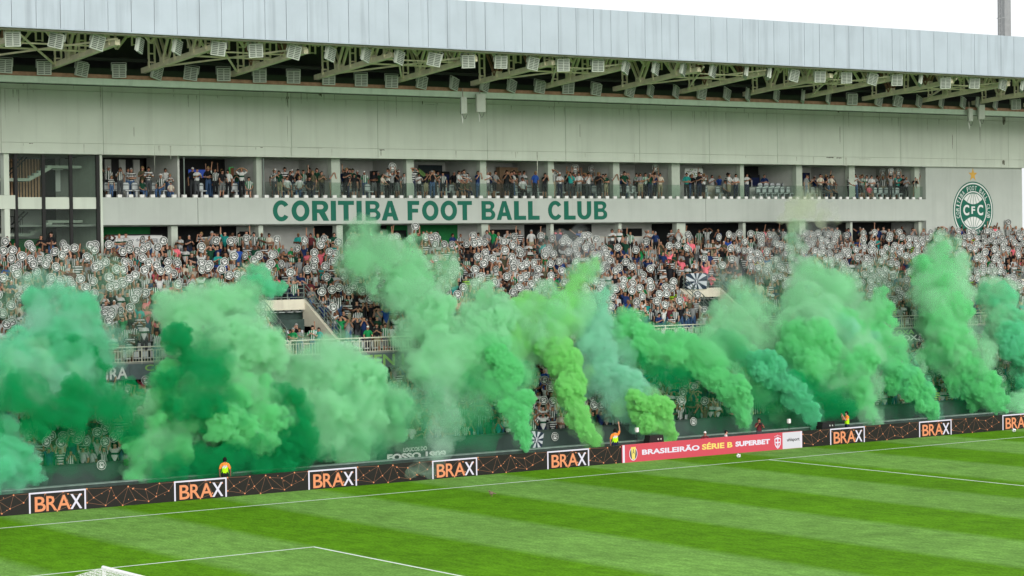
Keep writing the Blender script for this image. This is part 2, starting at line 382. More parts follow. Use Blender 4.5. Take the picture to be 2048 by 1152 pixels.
# lettering on the band
SPANS = {}
def arc(cx, cz, a, b, t0, t1, n=10): return [(cx+a*math.cos(R(t0+(t1-t0)*i/n)), cz+b*math.sin(R(t0+(t1-t0)*i/n))) for i in range(n+1)]
BLOCK = {
    'C': [arc(.5, .5, .5, .5, 34, 326, 22)+arc(.5, .5, .235, .29, 322, 38, 18)], 'O': [arc(.5, .5, .5, .5, 0, 345, 23), arc(.5, .5, .235, .28, 0, 340, 17)],
    'I': [[(0, 0), (1, 0), (1, 1), (0, 1)]], 'T': [[(.34, 0), (.66, 0), (.66, .79), (1, .79), (1, 1), (0, 1), (0, .79), (.34, .79)]],
    'L': [[(0, 0), (1, 0), (1, .22), (.40, .22), (.40, 1), (0, 1)]], 'F': [[(0, 0), (.40, 0), (.40, .40), (.90, .40), (.90, .60), (.40, .60), (.40, .79), (1, .79), (1, 1), (0, 1)]],
    'A': [[(0, 0), (.29, 0), (.36, .20), (.64, .20), (.71, 0), (1, 0), (.63, 1), (.37, 1)], [(.42, .40), (.58, .40), (.5, .72)]],
    'B': [[(0, 0)]+arc(.60, .275, .40, .275, -90, 62, 8)+arc(.58, .765, .36, .235, -50, 90, 8)+[(0, 1)], [(.31, .19)]+arc(.60, .30, .12, .11, -90, 90, 6)+[(.31, .41)], [(.31, .61)]+arc(.57, .71, .10, .10, -90, 90, 6)+[(.31, .81)]],
    'R': [[(0, 0), (.30, 0), (.30, .39), (.40, .39), (.66, 0), (1, 0), (.76, .42)]+arc(.60, .70, .36, .30, -55, 90, 9)+[(0, 1)], [(.30, .58)]+arc(.56, .69, .12, .11, -90, 90, 6)+[(.30, .80)]],
    'U': [[(0, 1)]+arc(.5, .42, .5, .42, 180, 360, 14)+[(1, 1), (.69, 1)]+arc(.5, .42, .19, .21, 0, -180, 10)+[(.31, 1)]],
}
def block_letter(ch, x0, x1, z0, z1, y, depth, m_, parent):
    cu = bpy.data.curves.new('l', 'CURVE'); cu.dimensions = '2D'; cu.fill_mode = 'BOTH'; cu.extrude = .01
    for c in BLOCK[ch]:
        sp_ = cu.splines.new('POLY'); sp_.points.add(len(c)-1); sp_.use_cyclic_u = True
        for p, (a, b) in zip(sp_.points, c): p.co = (a, b, 0, 1)
    o = bpy.data.objects.new('l', cu); COL.objects.link(o); bpy.context.view_layer.update()
    me = bpy.data.meshes.new_from_object(o.evaluated_get(bpy.context.evaluated_depsgraph_get())); bpy.data.objects.remove(o); bpy.data.curves.remove(cu)
    for v in me.vertices: v.co = (x0+v.co.x*(x1-x0), y-(depth if v.co.z > 0 else 0), z0+v.co.y*(z1-z0))
    me.update(); me.materials.clear(); me.materials.append(M[m_]); return link('letter', me, parent)
for word, cols in (('CORITIBA', ((545.6, 579.5), (583, 619), (624, 658), (661.5, 672), (676, 708), (713, 723.5), (731, 761), (763, 797))), ('FOOT', ((815, 838.5), (844, 877), (881, 914), (915, 944))),
                   ('BALL', ((963, 990.6), (993, 1024), (1028, 1052), (1056, 1079))), ('CLUB', ((1096, 1125), (1128, 1151), (1154.5, 1182.5), (1188, 1214.5)))):
    for ch, (pa, pb) in zip(word, cols):
        a, b = at_y(pa, 422, 25).x, at_y(pb, 422, 25).x; rz = .025 if ch in 'CO' else 0
        block_letter(ch, a, b, 13.15-rz, 14.33+rz, 25.0, .006, 'letter', stand)
        SPANS.setdefault(word, []).append((ch, a, b))
# crest on the end wall
CXc, CZc = 43.0, 13.69
crest = MB().prism(disc_pts(CXc, CZc, 2.12, 64), 24.990, 25.0).build('crest', 'crestgreen', stand)
r_ = MB(); ring(r_, CXc, CZc, 1.93, 2.03, 24.986, 24.990, 64); r_.build('crest_ring', 'crestwhite', crest)
r_ = MB(); ring(r_, CXc, CZc, 1.34, 1.42, 24.986, 24.990, 64); r_.build('crest_ring', 'crestwhite', crest)
for sg in (1, -1):
    pts = []
    n = 14
    for i in range(n+1):
        x = -.96+1.92*i/n; z = min(1.24, math.sqrt(max(1.27**2-x*x, 0)))
        pts.append((x, z))
    low = [(.96-1.92*i/n, .46+.36*((.96-1.92*i/n)/.96)**2) for i in range(n+1)]
    pl = [(CXc+x, CZc+sg*z) for x, z in pts+low]
    MB().prism(pl, 24.986, 24.990).build('globe_segment', 'crestwhite', crest)
    mm = MB()
    for k in (-2, -1, 0, 1, 2):
        xb = k*.34; xt = k*.12; zb = .44+.36*(xb/.96)**2
        mm.add([(CXc+xt-.022, 24.983, CZc+sg*1.27), (CXc+xt+.022, 24.983, CZc+sg*1.27), (CXc+xb+.022, 24.983, CZc+sg*zb), (CXc+xb-.022, 24.983, CZc+sg*zb)], [(0, 1, 2, 3)])
    mm.build('globe_meridian', 'crestgreen', crest)
for ch, x, z0, z1, w in (('C', -.74, -.36, .42, .62), ('F', 0, -.25, .30, .38), ('C', .74, -.36, .42, .62)):
    put_text('crest_letter', ch, 'crestwhite', crest, CXc+x-w/2, CXc+x+w/2, CZc+z0, CZc+z1, 24.99, .03, .005)
def ring_text(s, a0, a1, rad, h, flip=False):
    n = len(s)
    for i, ch in enumerate(s):
        if ch == ' ': continue
        a = R(a0+(a1-a0)*i/(n-1)); w = h*(.25 if ch == 'I' else .62)
        me = text_mesh(ch, 0.); co = np.array([v.co[:] for v in me.vertices]); lo, hi = co.min(0), co.max(0)
        lx_ = ((co[:, 0]-lo[0])/max(hi[0]-lo[0], 1e-6)-.5)*w; lz = (co[:, 1]-.36)*h/.72
        rot = a-math.pi/2 if not flip else a+math.pi/2
        c, s_ = math.cos(rot), math.sin(rot); px, pz = CXc+rad*math.cos(a), CZc+rad*math.sin(a)
        out = np.stack([px+lx_*c-lz*s_, 24.99-np.where(co[:, 2] > 0, .005, 0), pz+lx_*s_+lz*c], 1)
        me.vertices.foreach_set('co', out.ravel()); me.update(); me.materials.clear(); me.materials.append(M['crestwhite']); link('crest_letter', me, crest)
ring_text('CORITIBA FOOT BALL CLUB', 196, -16, 1.655, .34)
ring_text('PARANÁ', 247, 293, 1.655, .30, True)
for a in (222, 318):
    MB().prism(disc_pts(CXc+1.655*math.cos(R(a)), CZc+1.655*math.sin(R(a)), .07, 12), 24.986, 24.99).build('crest_dot', 'crestwhite', crest)
sp = []
for i in range(10):
    a = math.pi/2+i*math.pi/5; q = .50 if i % 2 == 0 else .2; sp.append((CXc+q*math.cos(a)*.95, 16.30+q*math.sin(a)))
MB().prism(sp, 24.985, 25.0).build('star', 'gold', stand)

# ------------------------------------------------------------------ glass balustrade of the boxes
bal = empty('glass_balustrade', (0, 25.1, 14.5), 'clear glass balustrade with white clamps along the parapet under the boxes', 'balustrade')
bal.location = (0, 0, 0)
x = -16.0
while x < 37.9:
    box('glass_pane', 'glass', bal, x, min(x+1.72, 37.9), 25.12, 25.135, 14.52, 15.42); x += 1.75
n = 0; x = -25.9
while x < 37.9:
    box('glass_clamp', 'white', bal, x-.13, x+.13, 25.04, 25.2, 14.503, 14.66); x += .66+rnd.uniform(-.03, .03)
for x in (-21.2, -16.1): box('glass_post', 'railgrey', bal, x-.03, x+.03, 25.12, 25.18, 14.5, 16.8)

# ------------------------------------------------------------------ stair tower
tower = empty('stair_tower', (0, 0, 0), 'glazed stair tower with dark mullions and pale zigzag stairs at the stand end', 'stair tower')
for x in (-31.35, -29.77, -28.17, -26.58): box('mullion', 'black', tower, x-.09, x+.09, 24.95, 25.1, 10.6, 16.82)
for a, b in zip((-31.26, -29.68, -28.08), (-29.86, -28.26, -26.67)):
    for z0, z1 in ((10.6, 13.84), (14.52, 16.8)): box('glass_pane', 'glass', tower, a, b, 25.0, 25.02, z0, z1)
    box('spandrel', 'wall', tower, a-.02, b+.02, 25.04, 25.3, 13.86, 14.5)
box('spandrel', 'wall', tower, X0, -31.44, 24.9, 25.3, 13.86, 14.6)
box('column', 'wall', tower, -32.05, -31.75, 24.92, 25.4, 10.6, 13.85); box('column', 'wall', tower, -32.05, -31.75, 24.92, 25.4, 14.61, 16.84)
box('column', 'wall', tower, -26.46, -26.32, 24.92, 25.5, 10.6, 16.84)
box('balcony_front', 'fascia', tower, X0, -32.06, 25.5, 25.6, 14.6, 15.75); box('balcony_front', 'fascia', tower, X0, -32.06, 25.5, 25.6, 10.6, 11.9)
for zf, zl in ((14.5, 15.6), (11.4, 12.57)):
    box('landing', 'wall', tower, -31.5, -29.6, 27.2, 28.6, zl-.16, zl)
    s = MB(); nst = 5; xa, xb, zt = -29.6, -28.3, zl+.72
    pts = [(xa, zl-.16)]
    for i in range(nst): pts += [(xa+(xb-xa)*i/nst, zl+(zt-zl)*(i+1)/nst), (xa+(xb-xa)*(i+1)/nst, zl+(zt-zl)*(i+1)/nst)]
    pts += [(xb, zt-.2)]
    s.prism(pts, 27.2, 27.5); s.build('stair_flight', 'wall', tower)
    box('upper_landing', 'wall', tower, -28.3, -26.5, 27.2, 28.6, zt-.15, zt)
    rl = MB()
    for i in range(16): rl.bar((-31.4+i*.13, 28.65, zl), (-31.4+i*.13, 28.65, zl+.95), .016)
    rl.bar((-31.5, 28.65, zl+.95), (-29.4, 28.65, zl+.95), .025); rl.bar((-31.1, 27.3, zl+.05), (-29.9, 27.3, zl+1.2), .05); rl.bar((-30.9, 27.3, zl+.02), (-29.7, 27.3, zl+1.15), .035)
    rl.build('stair_rail', 'black', tower)
    box('strip_light', 'white', tower, -27.9, -27.3, 27.9, 28.0, zt-.22, zt-.17)
def tpx(px): return at_y(px, 360, 29.4).x
for a, b, z0, z1, m_ in ((12, 84, 14.55, 16.75, 'peach'), (84, 111, 10.6, 16.8, 'dark'), (111, 121, 14.95, 16.3, 'white'), (111, 121, 10.6, 14.94, 'concrete'), (121, 205, 10.6, 16.8, 'concrete'), (12, 84, 12.3, 13.9, 'room'), (12, 84, 10.6, 12.29, 'roomgreen')):
    box('back_wall', m_, tower, tpx(a)+.003, tpx(b)-.003, 29.4, 29.6, z0, z1)
for q in range(12): xx = tpx(14+q*6); box('window_bar', 'black', tower, xx-.02, xx+.02, 29.34, 29.38, 14.55, 16.75)
box('side_wall', 'column', tower, -26.31, -26.2, 25.52, 29.38, 10.6, 16.82)
box('rear_wall', 'concrete', tower, X0, tpx(205), 29.7, 29.9, 10.0, 17.0)
box('tower_floor', 'concrete', tower, -31.6, -26.3, 25.35, 29.4, 14.15, 14.4); box('tower_ceiling', 'concrete', tower, -32, -26.3, 25.35, 30, 16.85, 17.0)

# ------------------------------------------------------------------ roof: metal fascia, trusses, beams
roof = empty('grandstand_roof', (0, 0, 0), 'cantilever grandstand roof with pale metal fascia above cream steel trusses', 'roof')
px_ = -38.23-1.21*16
k = 0
while px_ < X1:
    e = rnd.uniform(-.006, .006)
    box('fascia_panel', 'metal', roof, px_+.012, px_+1.21-.012, 9.0+e, 9.06+e, 21.92, 24.46); px_ += 1.21
box('fascia_backing', 'trim', roof, X0, X1, 9.08, 9.2, 21.94, 24.4)
box('fascia_lip', 'metal', roof, X0, X1, 8.97, 9.2, 21.87, 21.912)
box('edge_beam', 'trim', roof, X0, X1, 9.3, 9.5, 21.80, 21.95)
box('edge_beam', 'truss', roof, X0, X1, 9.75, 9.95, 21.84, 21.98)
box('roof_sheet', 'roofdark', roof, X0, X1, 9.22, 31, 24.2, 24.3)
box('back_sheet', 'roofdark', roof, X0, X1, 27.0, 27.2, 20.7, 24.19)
box('gutter_beam', 'beam', roof, X0, X1, 18.0, 18.5, 20.11, 20.44)
box('gutter_cap', 'rust', roof, X0, X1, 17.95, 18.45, 20.443, 20.64)
MB().bar((X0, 17.5, 21.42), (X1, 17.5, 21.42), .11, 8).build('drain_pipe', 'pipe', roof)
tx = -32.2-5.24*4; i = 0
while tx < X1-2:
    A = Vector((tx, 18.4, 20.95)); B = Vector((tx, 10.5, 21.57))
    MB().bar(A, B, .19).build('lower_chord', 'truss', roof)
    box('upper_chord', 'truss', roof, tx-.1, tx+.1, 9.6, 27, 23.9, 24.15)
    for yv in (15.9, 12.6):
        f = (18.4-yv)/8.5; nz = A.z+(B.z-A.z)*f
        w = MB()
        for dx in (-.15, .15):
            w.bar((tx+dx, yv, nz+.1), (tx+dx, yv-1.55, 23.9), .085)
            w.bar((tx+dx, yv, nz+.1), (tx+dx, yv+1.55, 23.9), .085)
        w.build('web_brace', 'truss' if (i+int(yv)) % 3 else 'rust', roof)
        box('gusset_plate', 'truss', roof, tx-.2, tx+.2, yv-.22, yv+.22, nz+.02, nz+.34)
    w = MB()                                # ladder posts hung between the chords
    for yv in (14.5, 11.1, 17.4):
        f = (18.4-yv)/8.5; nz = A.z+(B.z-A.z)*f
        for dx in (-.17, .17): w.bar((tx+dx, yv, nz), (tx+dx, yv, 23.9), .06)
        for q in (.3, .75, 1.3, 1.9): w.bar((tx-.17, yv, nz+q), (tx+.17, yv, nz+q), .05)
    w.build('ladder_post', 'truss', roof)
    w = MB()                                # the lighter lattice between two trusses
    for yv in (12.2, 16.0):
        zt = 23.8
        w.bar((tx+.9, yv, zt), (tx+2.6, yv, 21.8), .085); w.bar((tx+4.3, yv, zt), (tx+2.6, yv, 21.8), .085)
        for dx in (1.4, 1.75, 3.45, 3.8): w.bar((tx+dx, yv, zt), (tx+dx, yv, 22.0), .055)
        for q in (22.05, 22.5, 23.1): w.bar((tx+1.4, yv, q), (tx+1.75, yv, q), .03); w.bar((tx+3.45, yv, q), (tx+3.8, yv, q), .03)
        w.bar((tx, yv, 22.5), (tx+5.24, yv, 22.5), .05)
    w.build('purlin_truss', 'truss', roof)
    if i % 4 in (1, 3):
        w = MB(); w.bar((tx+.1, 10.2, 21.7), (tx+5.1, 17.6, 21.05), .06); w.bar((tx+5.1, 10.2, 21.7), (tx+.1, 17.6, 21.05), .06); w.bar((tx, 13.9, 21.4), (tx+5.24, 13.9, 21.4), .06)
        w.bar((tx, 12.2, 21.5), (tx+5.24, 12.2, 21.5), .05)
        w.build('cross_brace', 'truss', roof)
    tx += 5.24; i += 1

# floodlights: one with its parts, then copies
def louvre_mesh():
    q = MB()
    for cx in (-.165, .165):
        for j in range(7): q.box(cx-.135, cx+.135, -.118, -.1, -.29+j*.088, -.29+j*.088+.05)
    return q.mesh('louvre')
fl_body = MB().prism([(-.36, -.35), (.36, -.35), (.36, .35), (-.36, .35)], -.1, .02).box(-.3, .3, .02, .12, -.28, .28).mesh('floodlight'); fl_body.materials.append(M['lamp'])
fl_lou = louvre_mesh(); fl_lou.materials.append(M['louvre'])
fl_br = MB().bar((-.38, .06, 0), (-.38, .1, .42), .025).bar((.38, .06, 0), (.38, .1, .42), .025).bar((-.38, .1, .42), (.38, .1, .42), .025).mesh('bracket'); fl_br.materials.append(M['lamp'])
ups = [(25, 78), (113, 81), (194, 85), (279, 91), (354, 94), (437, 97), (511, 101), (587, 104), (660, 108), (731, 110), (798, 115), (869, 119), (936, 123), (1001, 124), (1065, 127), (1126, 130), (1195, 131), (1251, 135), (1311, 137), (1366, 139), (1425, 143), (1492, 144), (1537, 147), (1587, 151), (1639, 153), (1692, 155), (1744, 158), (1793, 160), (1841, 160), (1890, 166), (1948, 166), (2005, 169), (2044, 173)]
los = [(10, 132), (88, 136), (163, 139), (238, 142), (313, 145), (382, 147), (447, 149), (519, 152), (587, 154), (657, 157), (722, 160), (783, 163), (843, 165), (908, 168), (969, 171), (1023, 172), (1079, 174), (1136, 176), (1192, 179), (1259, 182), (1301, 182), (1352, 184), (1403, 187), (1454, 189), (1496, 190), (1553, 191), (1606, 194), (1657, 196), (1704, 199), (1757, 201), (1795, 203), (1838, 204), (1883, 205), (1926, 206), (1956, 206), (1991, 208), (2031, 209)]
turned_u = {1: -.35, 2: .45, 3: 1.15, 4: 1.0, 5: -.2, 7: .3, 8: .8, 9: .9, 10: .8, 11: -.3, 14: .4, 17: .9, 18: .9, 19: 1., 20: .9, 21: 1.3, 22: 1.4, 23: .35, 26: .3, 28: 1.2, 31: .6, 32: 1.1}
turned_l = {2: .5, 4: .7, 5: -.3, 12: .5, 13: .8, 14: .8, 15: .7, 16: .35, 18: .4, 19: .5, 20: .9, 21: .9, 22: .5, 23: .8, 24: 1.0, 25: .9, 26: 1.2, 27: 1., 29: .6, 30: .3, 31: .8, 32: .9, 33: .8, 34: .9, 35: .9}
ZONES = [(-60, -26.3, 'stair tower'), (-26.3, -15.7, 'blank band start'), (-15.7, -6.6, 'word CORITIBA'), (-6.6, -1.2, 'word FOOT'), (-1.2, 4., 'word BALL'), (4., 9.2, 'word CLUB'), (9.2, 15., 'band just past CLUB'), (15., 20., 'blank band middle'), (20., 25, 'band below poster box'), (25, 30., 'band below empty box'), (30., 34, 'band below blue-screen box'), (34, 38.2, 'band below end box'), (38.2, 41.5, 'wall before crest'), (41.5, 44.5, 'round crest'), (44.5, 90, 'wall past crest')]
ORD = ('first', 'second', 'third', 'fourth', 'fifth', 'sixth', 'seventh', 'eighth', 'ninth', 'tenth', 'eleventh', 'twelfth'); ZC = {}
def zone(x): return next(z for a, b, z in ZONES if a <= x < b)
for row, lst, Y, tr, tilt in (('upper', ups, 10.1, turned_u, .14), ('lower', los, 17.6, turned_l, .10)):
    for j, (px, py) in enumerate(lst):
        p = at_y(px, py, Y); a = -.33+tr.get(j, rnd.uniform(-.06, .06))
        ztx = zone(p.x)
        turn = 'turned sideways' if tr.get(j, 0) > .55 else 'half turned' if j in tr else 'facing the pitch'
        o = link('floodlight', fl_body, None, p, (tilt, rnd.uniform(-.06, .06)+(.18 if j in tr else 0), a))
        ZC[row, ztx] = ZC.get((row, ztx), -1)+1
        tag(o, '%s %s floodlight from the tower end above %s' % (ORD[ZC[row, ztx]], 'roof-edge' if row == 'upper' else 'gutter-beam', ztx), 'floodlight', 'floodlights hung in two rows under the roof')
        link('louvre', fl_lou, o); link('bracket', fl_br, o)
# antenna boxes on the gutter beam
for (px, py, w, h, lab) in ((927, 203, .36, .95, 'narrow grey antenna box with looped cable hung from the gutter beam'), (961, 198, .55, 1.05, 'wide pale antenna panel hung beside the narrow cabled box'), (1940, 222, .34, .85, 'small grey antenna box hung at the far end of the gutter beam'), (1962, 216, .5, 1.0, 'tilted pale antenna panel hung at the far end of the beam')):
    p = at_y(px, py+8, 17.6)
    o = MB().box(-w/2, w/2, -.1, .1, -h/2, h/2).box(-w/2+.03, w/2-.03, -.13, -.103, -h/2+.04, h/2-.04).build('antenna_box', 'lamp', None, p, (0, 0, -.3)); tag(o, lab, 'antenna')
    MB().bar((0, .1, h/2), (0, .14, h/2+.5), .03).build('hanger', 'trim', o)
    c = MB(); pr = (-.08, 0, -h/2)
    for q in range(1, 9):
        t_ = q/8; cu = (-.08+.3*t_, 0, -h/2-.3*math.sin(math.pi*t_)); c.bar(pr, cu, .012); pr = cu
    c.build('cable', 'black', o)
    MB().bar((-.1, 0, -h/2-.1), (-.06, 0, -h/2-.55), .02).build('strap', 'white', o)

# floodlight mast behind the roof
mast = empty('floodlight_mast', (63.3, 40, 0), 'grey square mast with a caged ladder rising behind the roof', 'mast')
MB().bar((0, 0, 0), (0, 0, 48), .60, 4, .52).build('mast_shaft', 'pole', mast)
l = MB()
for dx in (-1.15, -.85): l.bar((dx-.15, -.6, 2), (dx-.15, -.6, 47), .03)
for q in np.arange(2, 47, .4): l.bar((-1.3, -.6, q), (-1.0, -.6, q), .02)
l.build('ladder', 'pole', mast)
l = MB()
for q in np.arange(3, 47, 1.4): ring(l, -1.2, 0, .38, .41, -.02, .02, 10)
l2 = MB()
for q in np.arange(22, 47, 1.6):
    for i2 in range(8):
        a, b = 2*math.pi*i2/8, 2*math.pi*(i2+1)/8
        l2.bar((-1.2+.38*math.cos(a), -.75+.38*math.sin(a), q), (-1.2+.38*math.cos(b), -.75+.38*math.sin(b), q), .02)
l2.build('ladder_cage', 'pole', mast)['kind'] = 'stuff'

# ------------------------------------------------------------------ rails
bal_me = MB().bar((0, 0, 0), (0, 0, .62), .016).mesh('baluster'); bal_me.materials.append(M['rail'])
post_me = MB().bar((0, 0, -.25), (0, 0, .80), .035, 6).mesh('post'); post_me.materials.append(M['rail'])
for (a, b, lab) in ((-44., -20.4, 'cream balcony railing before the first stair opening, above the green lettered banners'), (-20.3, 10.2, 'cream balcony railing between the two stair openings of the upper tier'), (10.3, 40.2, 'cream balcony railing beyond the striped white banner')):
    r = empty('balcony_railing', (a, 15.0, 5.85), lab, 'railing', 'cream railings along the balcony edge')
    MB().bar((0, 0, .78), (b-a, 0, .78), .035, 6).build('top_rail', 'rail', r)
    MB().bar((0, 0, .6), (b-a, 0, .6), .018).build('mid_rail', 'rail', r); MB().bar((0, 0, .04), (b-a, 0, .04), .022).build('bottom_rail', 'rail', r)
    x = 0; c = 0
    while x < b-a:
        if c % 13 == 0: link('post', post_me, r, (x, 0, 0))
        else: link('baluster', bal_me, r, (x, 0, .02))
        x += .165; c += 1
for (a, b), lab in zip(VOM, ('grey-green tube railing around the stair opening under the blank band', 'grey-green tube railing around the stair opening with the starburst flag', 'grey-green tube railing around the stair opening under the crest')):
    r = empty('stair_railing', (a, 19.1, 8.72), lab, 'railing', 'grey railings round the stair openings')
    w = b-a; q = MB()
    for z in (.12, .36, .6, .84): q.bar((0, 0, z), (w, 0, z), .025)
    q.build('back_rail', 'railgrey', r)
    for xx in (0, w/3, 2*w/3, w): MB().bar((xx, 0, 0), (xx, 0, .88), .03).build('post', 'railgrey', r)
    for xx in (-.1, w+.1):
        q = MB()
        for z in (.12, .36, .6, .84): q.bar((xx, 0, z), (xx, -3.7, z-2.3), .025)
        q.build('side_rail', 'railgrey', r)
        for yy in (-1., -2., -3., -3.7): MB().bar((xx, yy, yy*.62), (xx, yy, .88+yy*.62), .03).build('post', 'railgrey', r)

# ------------------------------------------------------------------ banners, flags, painted words
def banner(x0, x1, z0, z1, m_, label, y=14.985, parts=()):
    o = MB().box(x0, x1, y-.012, y, z0, z1).build('banner', m_); tag(o, label, 'banner', 'supporters banners on the balcony front')
    for (s, a, b, c, d, mm) in parts: put_text('lettering', s, mm, o, a, b, c, d, y-.012, .02, .004)
    return o
banner(-33.5, -29.72, 5.0, 5.77, 'fascia', 'grey banner with cream letters IRA on the balcony front', 14.955, [('IRA', -31.0, -29.82, 5.06, 5.66, 'bannerwhite')])
banner(-29.68, -25.2, 5.0, 5.77, 'fascia', 'grey banner with green and white COXA lettering before the stair opening', 14.955, [('COXA', -28.85, -26.6, 5.40, 5.72, 'bannergreen'), ('COXA', -28.3, -26.0, 5.03, 5.34, 'bannerwhite')])
o = banner(-22.3, -17.7, 5.0, 5.77, 'fascia', 'grey banner with half a crest and white bars beside GREEN HELL', 14.955)
r_ = MB(); ring(r_, -20.9, 5.2, .5, .56, 14.939, 14.943, 32); ring(r_, -20.9, 5.2, .36, .40, 14.939, 14.943, 32); r_.build('half_crest', 'bannerwhite', o)
for z in (5.22, 5.5): box('white_bar', 'bannerwhite', o, -18.5, -18.0, 14.938, 14.943, z, z+.12)
banner(-17.5, -10.6, 5.0, 5.77, 'fascia', 'long grey banner with pale green words GREEN HELL', 14.955, [('GREEN HELL', -17.25, -10.9, 5.06, 5.7, 'bannergreen')])
o = banner(11.6, 16.4, 4.99, 5.78, 'bannerdark', 'dark banner with three slanted white blocks below the second stair opening', 14.955)
for a, w in ((12.1, .95), (13.25, .8), (14.25, 1.5)):
    MB().prism([(a, 5.03), (a+w, 5.03), (a+w+.2, 5.74), (a+.2, 5.74)], 14.938, 14.943).build('white_block', 'bannerwhite', o)
banner(23.6, 31.5, 4.99, 5.77, 'bannerdark', 'dark banner with white COXA between two green COXA words', 14.955, [('COXA', 24.2, 26.4, 5.42, 5.74, 'bannergreen'), ('COXÃ', 24.7, 27.3, 5.03, 5.45, 'bannerwhite'), ('COXA', 27.5, 30.4, 5.06, 5.62, 'bannergreen')])
# painted on the front wall of the lower tier
put_text('painted_words', 'LOUCOS DO', 'bannerwhite', stand, -17.15, -15.7, .92, 1.14, 9.0, .03, .004)
put_text('painted_words', 'FOSSO 1909', 'bannerwhite', stand, -18.15, -14.5, .50, .86, 9.0, .05, .004)
def starburst(mb_w, mb_d, cx, cz, hw, hh, y, n=16, wave=0):
    for i in range(2*n):
        a0, a1 = math.pi*i/n, math.pi*(i+1)/n
        def edge(a):
            c, s = math.cos(a), math.sin(a); k = min(hw/max(abs(c), 1e-6), hh/max(abs(s), 1e-6)); return (cx+k*c, cz+k*s)
        p, q = edge(a0), edge(a1); yw = y-wave*math.sin(i*1.3)
        (mb_w if i % 2 else mb_d).add([(cx, y, cz), (p[0], yw, p[1]), (q[0], y-wave*math.sin((i+1)*1.3), q[1])], [(0, 1, 2)])
def flag(cx, cz, hw, hh, y, label, tilt=0):
    o = MB().box(-hw, hw, .003, .012, -hh, hh).build('flag', 'cloth_dark', None, (cx, y, cz), (0, tilt, 0)); tag(o, label, 'flag')
    w, d = MB(), MB(); starburst(w, d, 0, 0, hw, hh, 0, 8); w.build('white_ray', 'cloth_white', o); d.build('dark_ray', 'cloth_dark', o)
    r2 = MB(); r2.prism(disc_pts(0, 0, min(hw, hh)*.42, 20), -.008, -.001); r2.build('emblem', 'cloth_dark', o)
    r2 = MB(); ring(r2, 0, 0, min(hw, hh)*.30, min(hw, hh)*.36, -.012, -.008, 20); r2.box(-.05, .05, -.012, -.008, -.1, .1); r2.build('emblem_mark', 'cloth_white', o)
flag(-8.68, 1.03, .42, .45, 8.9, 'small white and navy starburst flag hung over the front wall', .2)
flag(11.28, 9.16, .84, .5, 18.95, 'large white and dark starburst flag tied on the stair railing')

# ------------------------------------------------------------------ parapet of the moat, speakers, lamps
o = box('moat_parapet', 'kerb', None, X0, X1, 6.4, 6.7, 0, .80); tag(o, 'dark green parapet running along the moat behind the advertising boards', 'wall')
box('parapet_cap', 'ledge', o, X0, X1, 6.37, 6.73, .803, .86)
for p, lab in (((-3.4, 5.4, 0), 'black monitor speaker behind the start of the red board'), ((9.3, 5.4, 0), 'black monitor speaker beside the orange-vested steward near the uhlsport panel')):
    o = MB().box(-.5, .5, -.25, .25, .0, .95).prism([(-.5, .95), (.5, .95), (.45, 1.2), (-.45, 1.2)], -.25, .2).build('monitor_speaker', 'black', None, p); tag(o, lab, 'speaker')
    for x in (.1, .3): MB().prism(disc_pts(x, .98, .05, 8), -.262, -.25).build('speaker_knob', 'lamp', o)
for p, h, lab in (((-4.64, 5.3, 0), 1.55, 'white camera lamp on a thin tripod left of the black speaker'), ((6.38, 5.3, 0), 1.40, 'white camera lamp on a thin stand above the white panel')):
    o = empty('tripod_lamp', p, lab, 'lamp', 'white lamps on tripods behind the boards')
    MB().bar((0, 0, .6), (0, 0, h-.1), .015, 6).build('pole', 'black', o)
    for a in (0, 2.1, 4.2): MB().bar((0, 0, .85), (.28*math.cos(a), .28*math.sin(a), 0), .014, 6).build('leg', 'black', o)
    MB().box(-.08, .08, -.07, .07, h-.12, h+.12).box(-.06, .06, -.085, -.072, h-.09, h+.09).build('lamp_head', 'white', o)

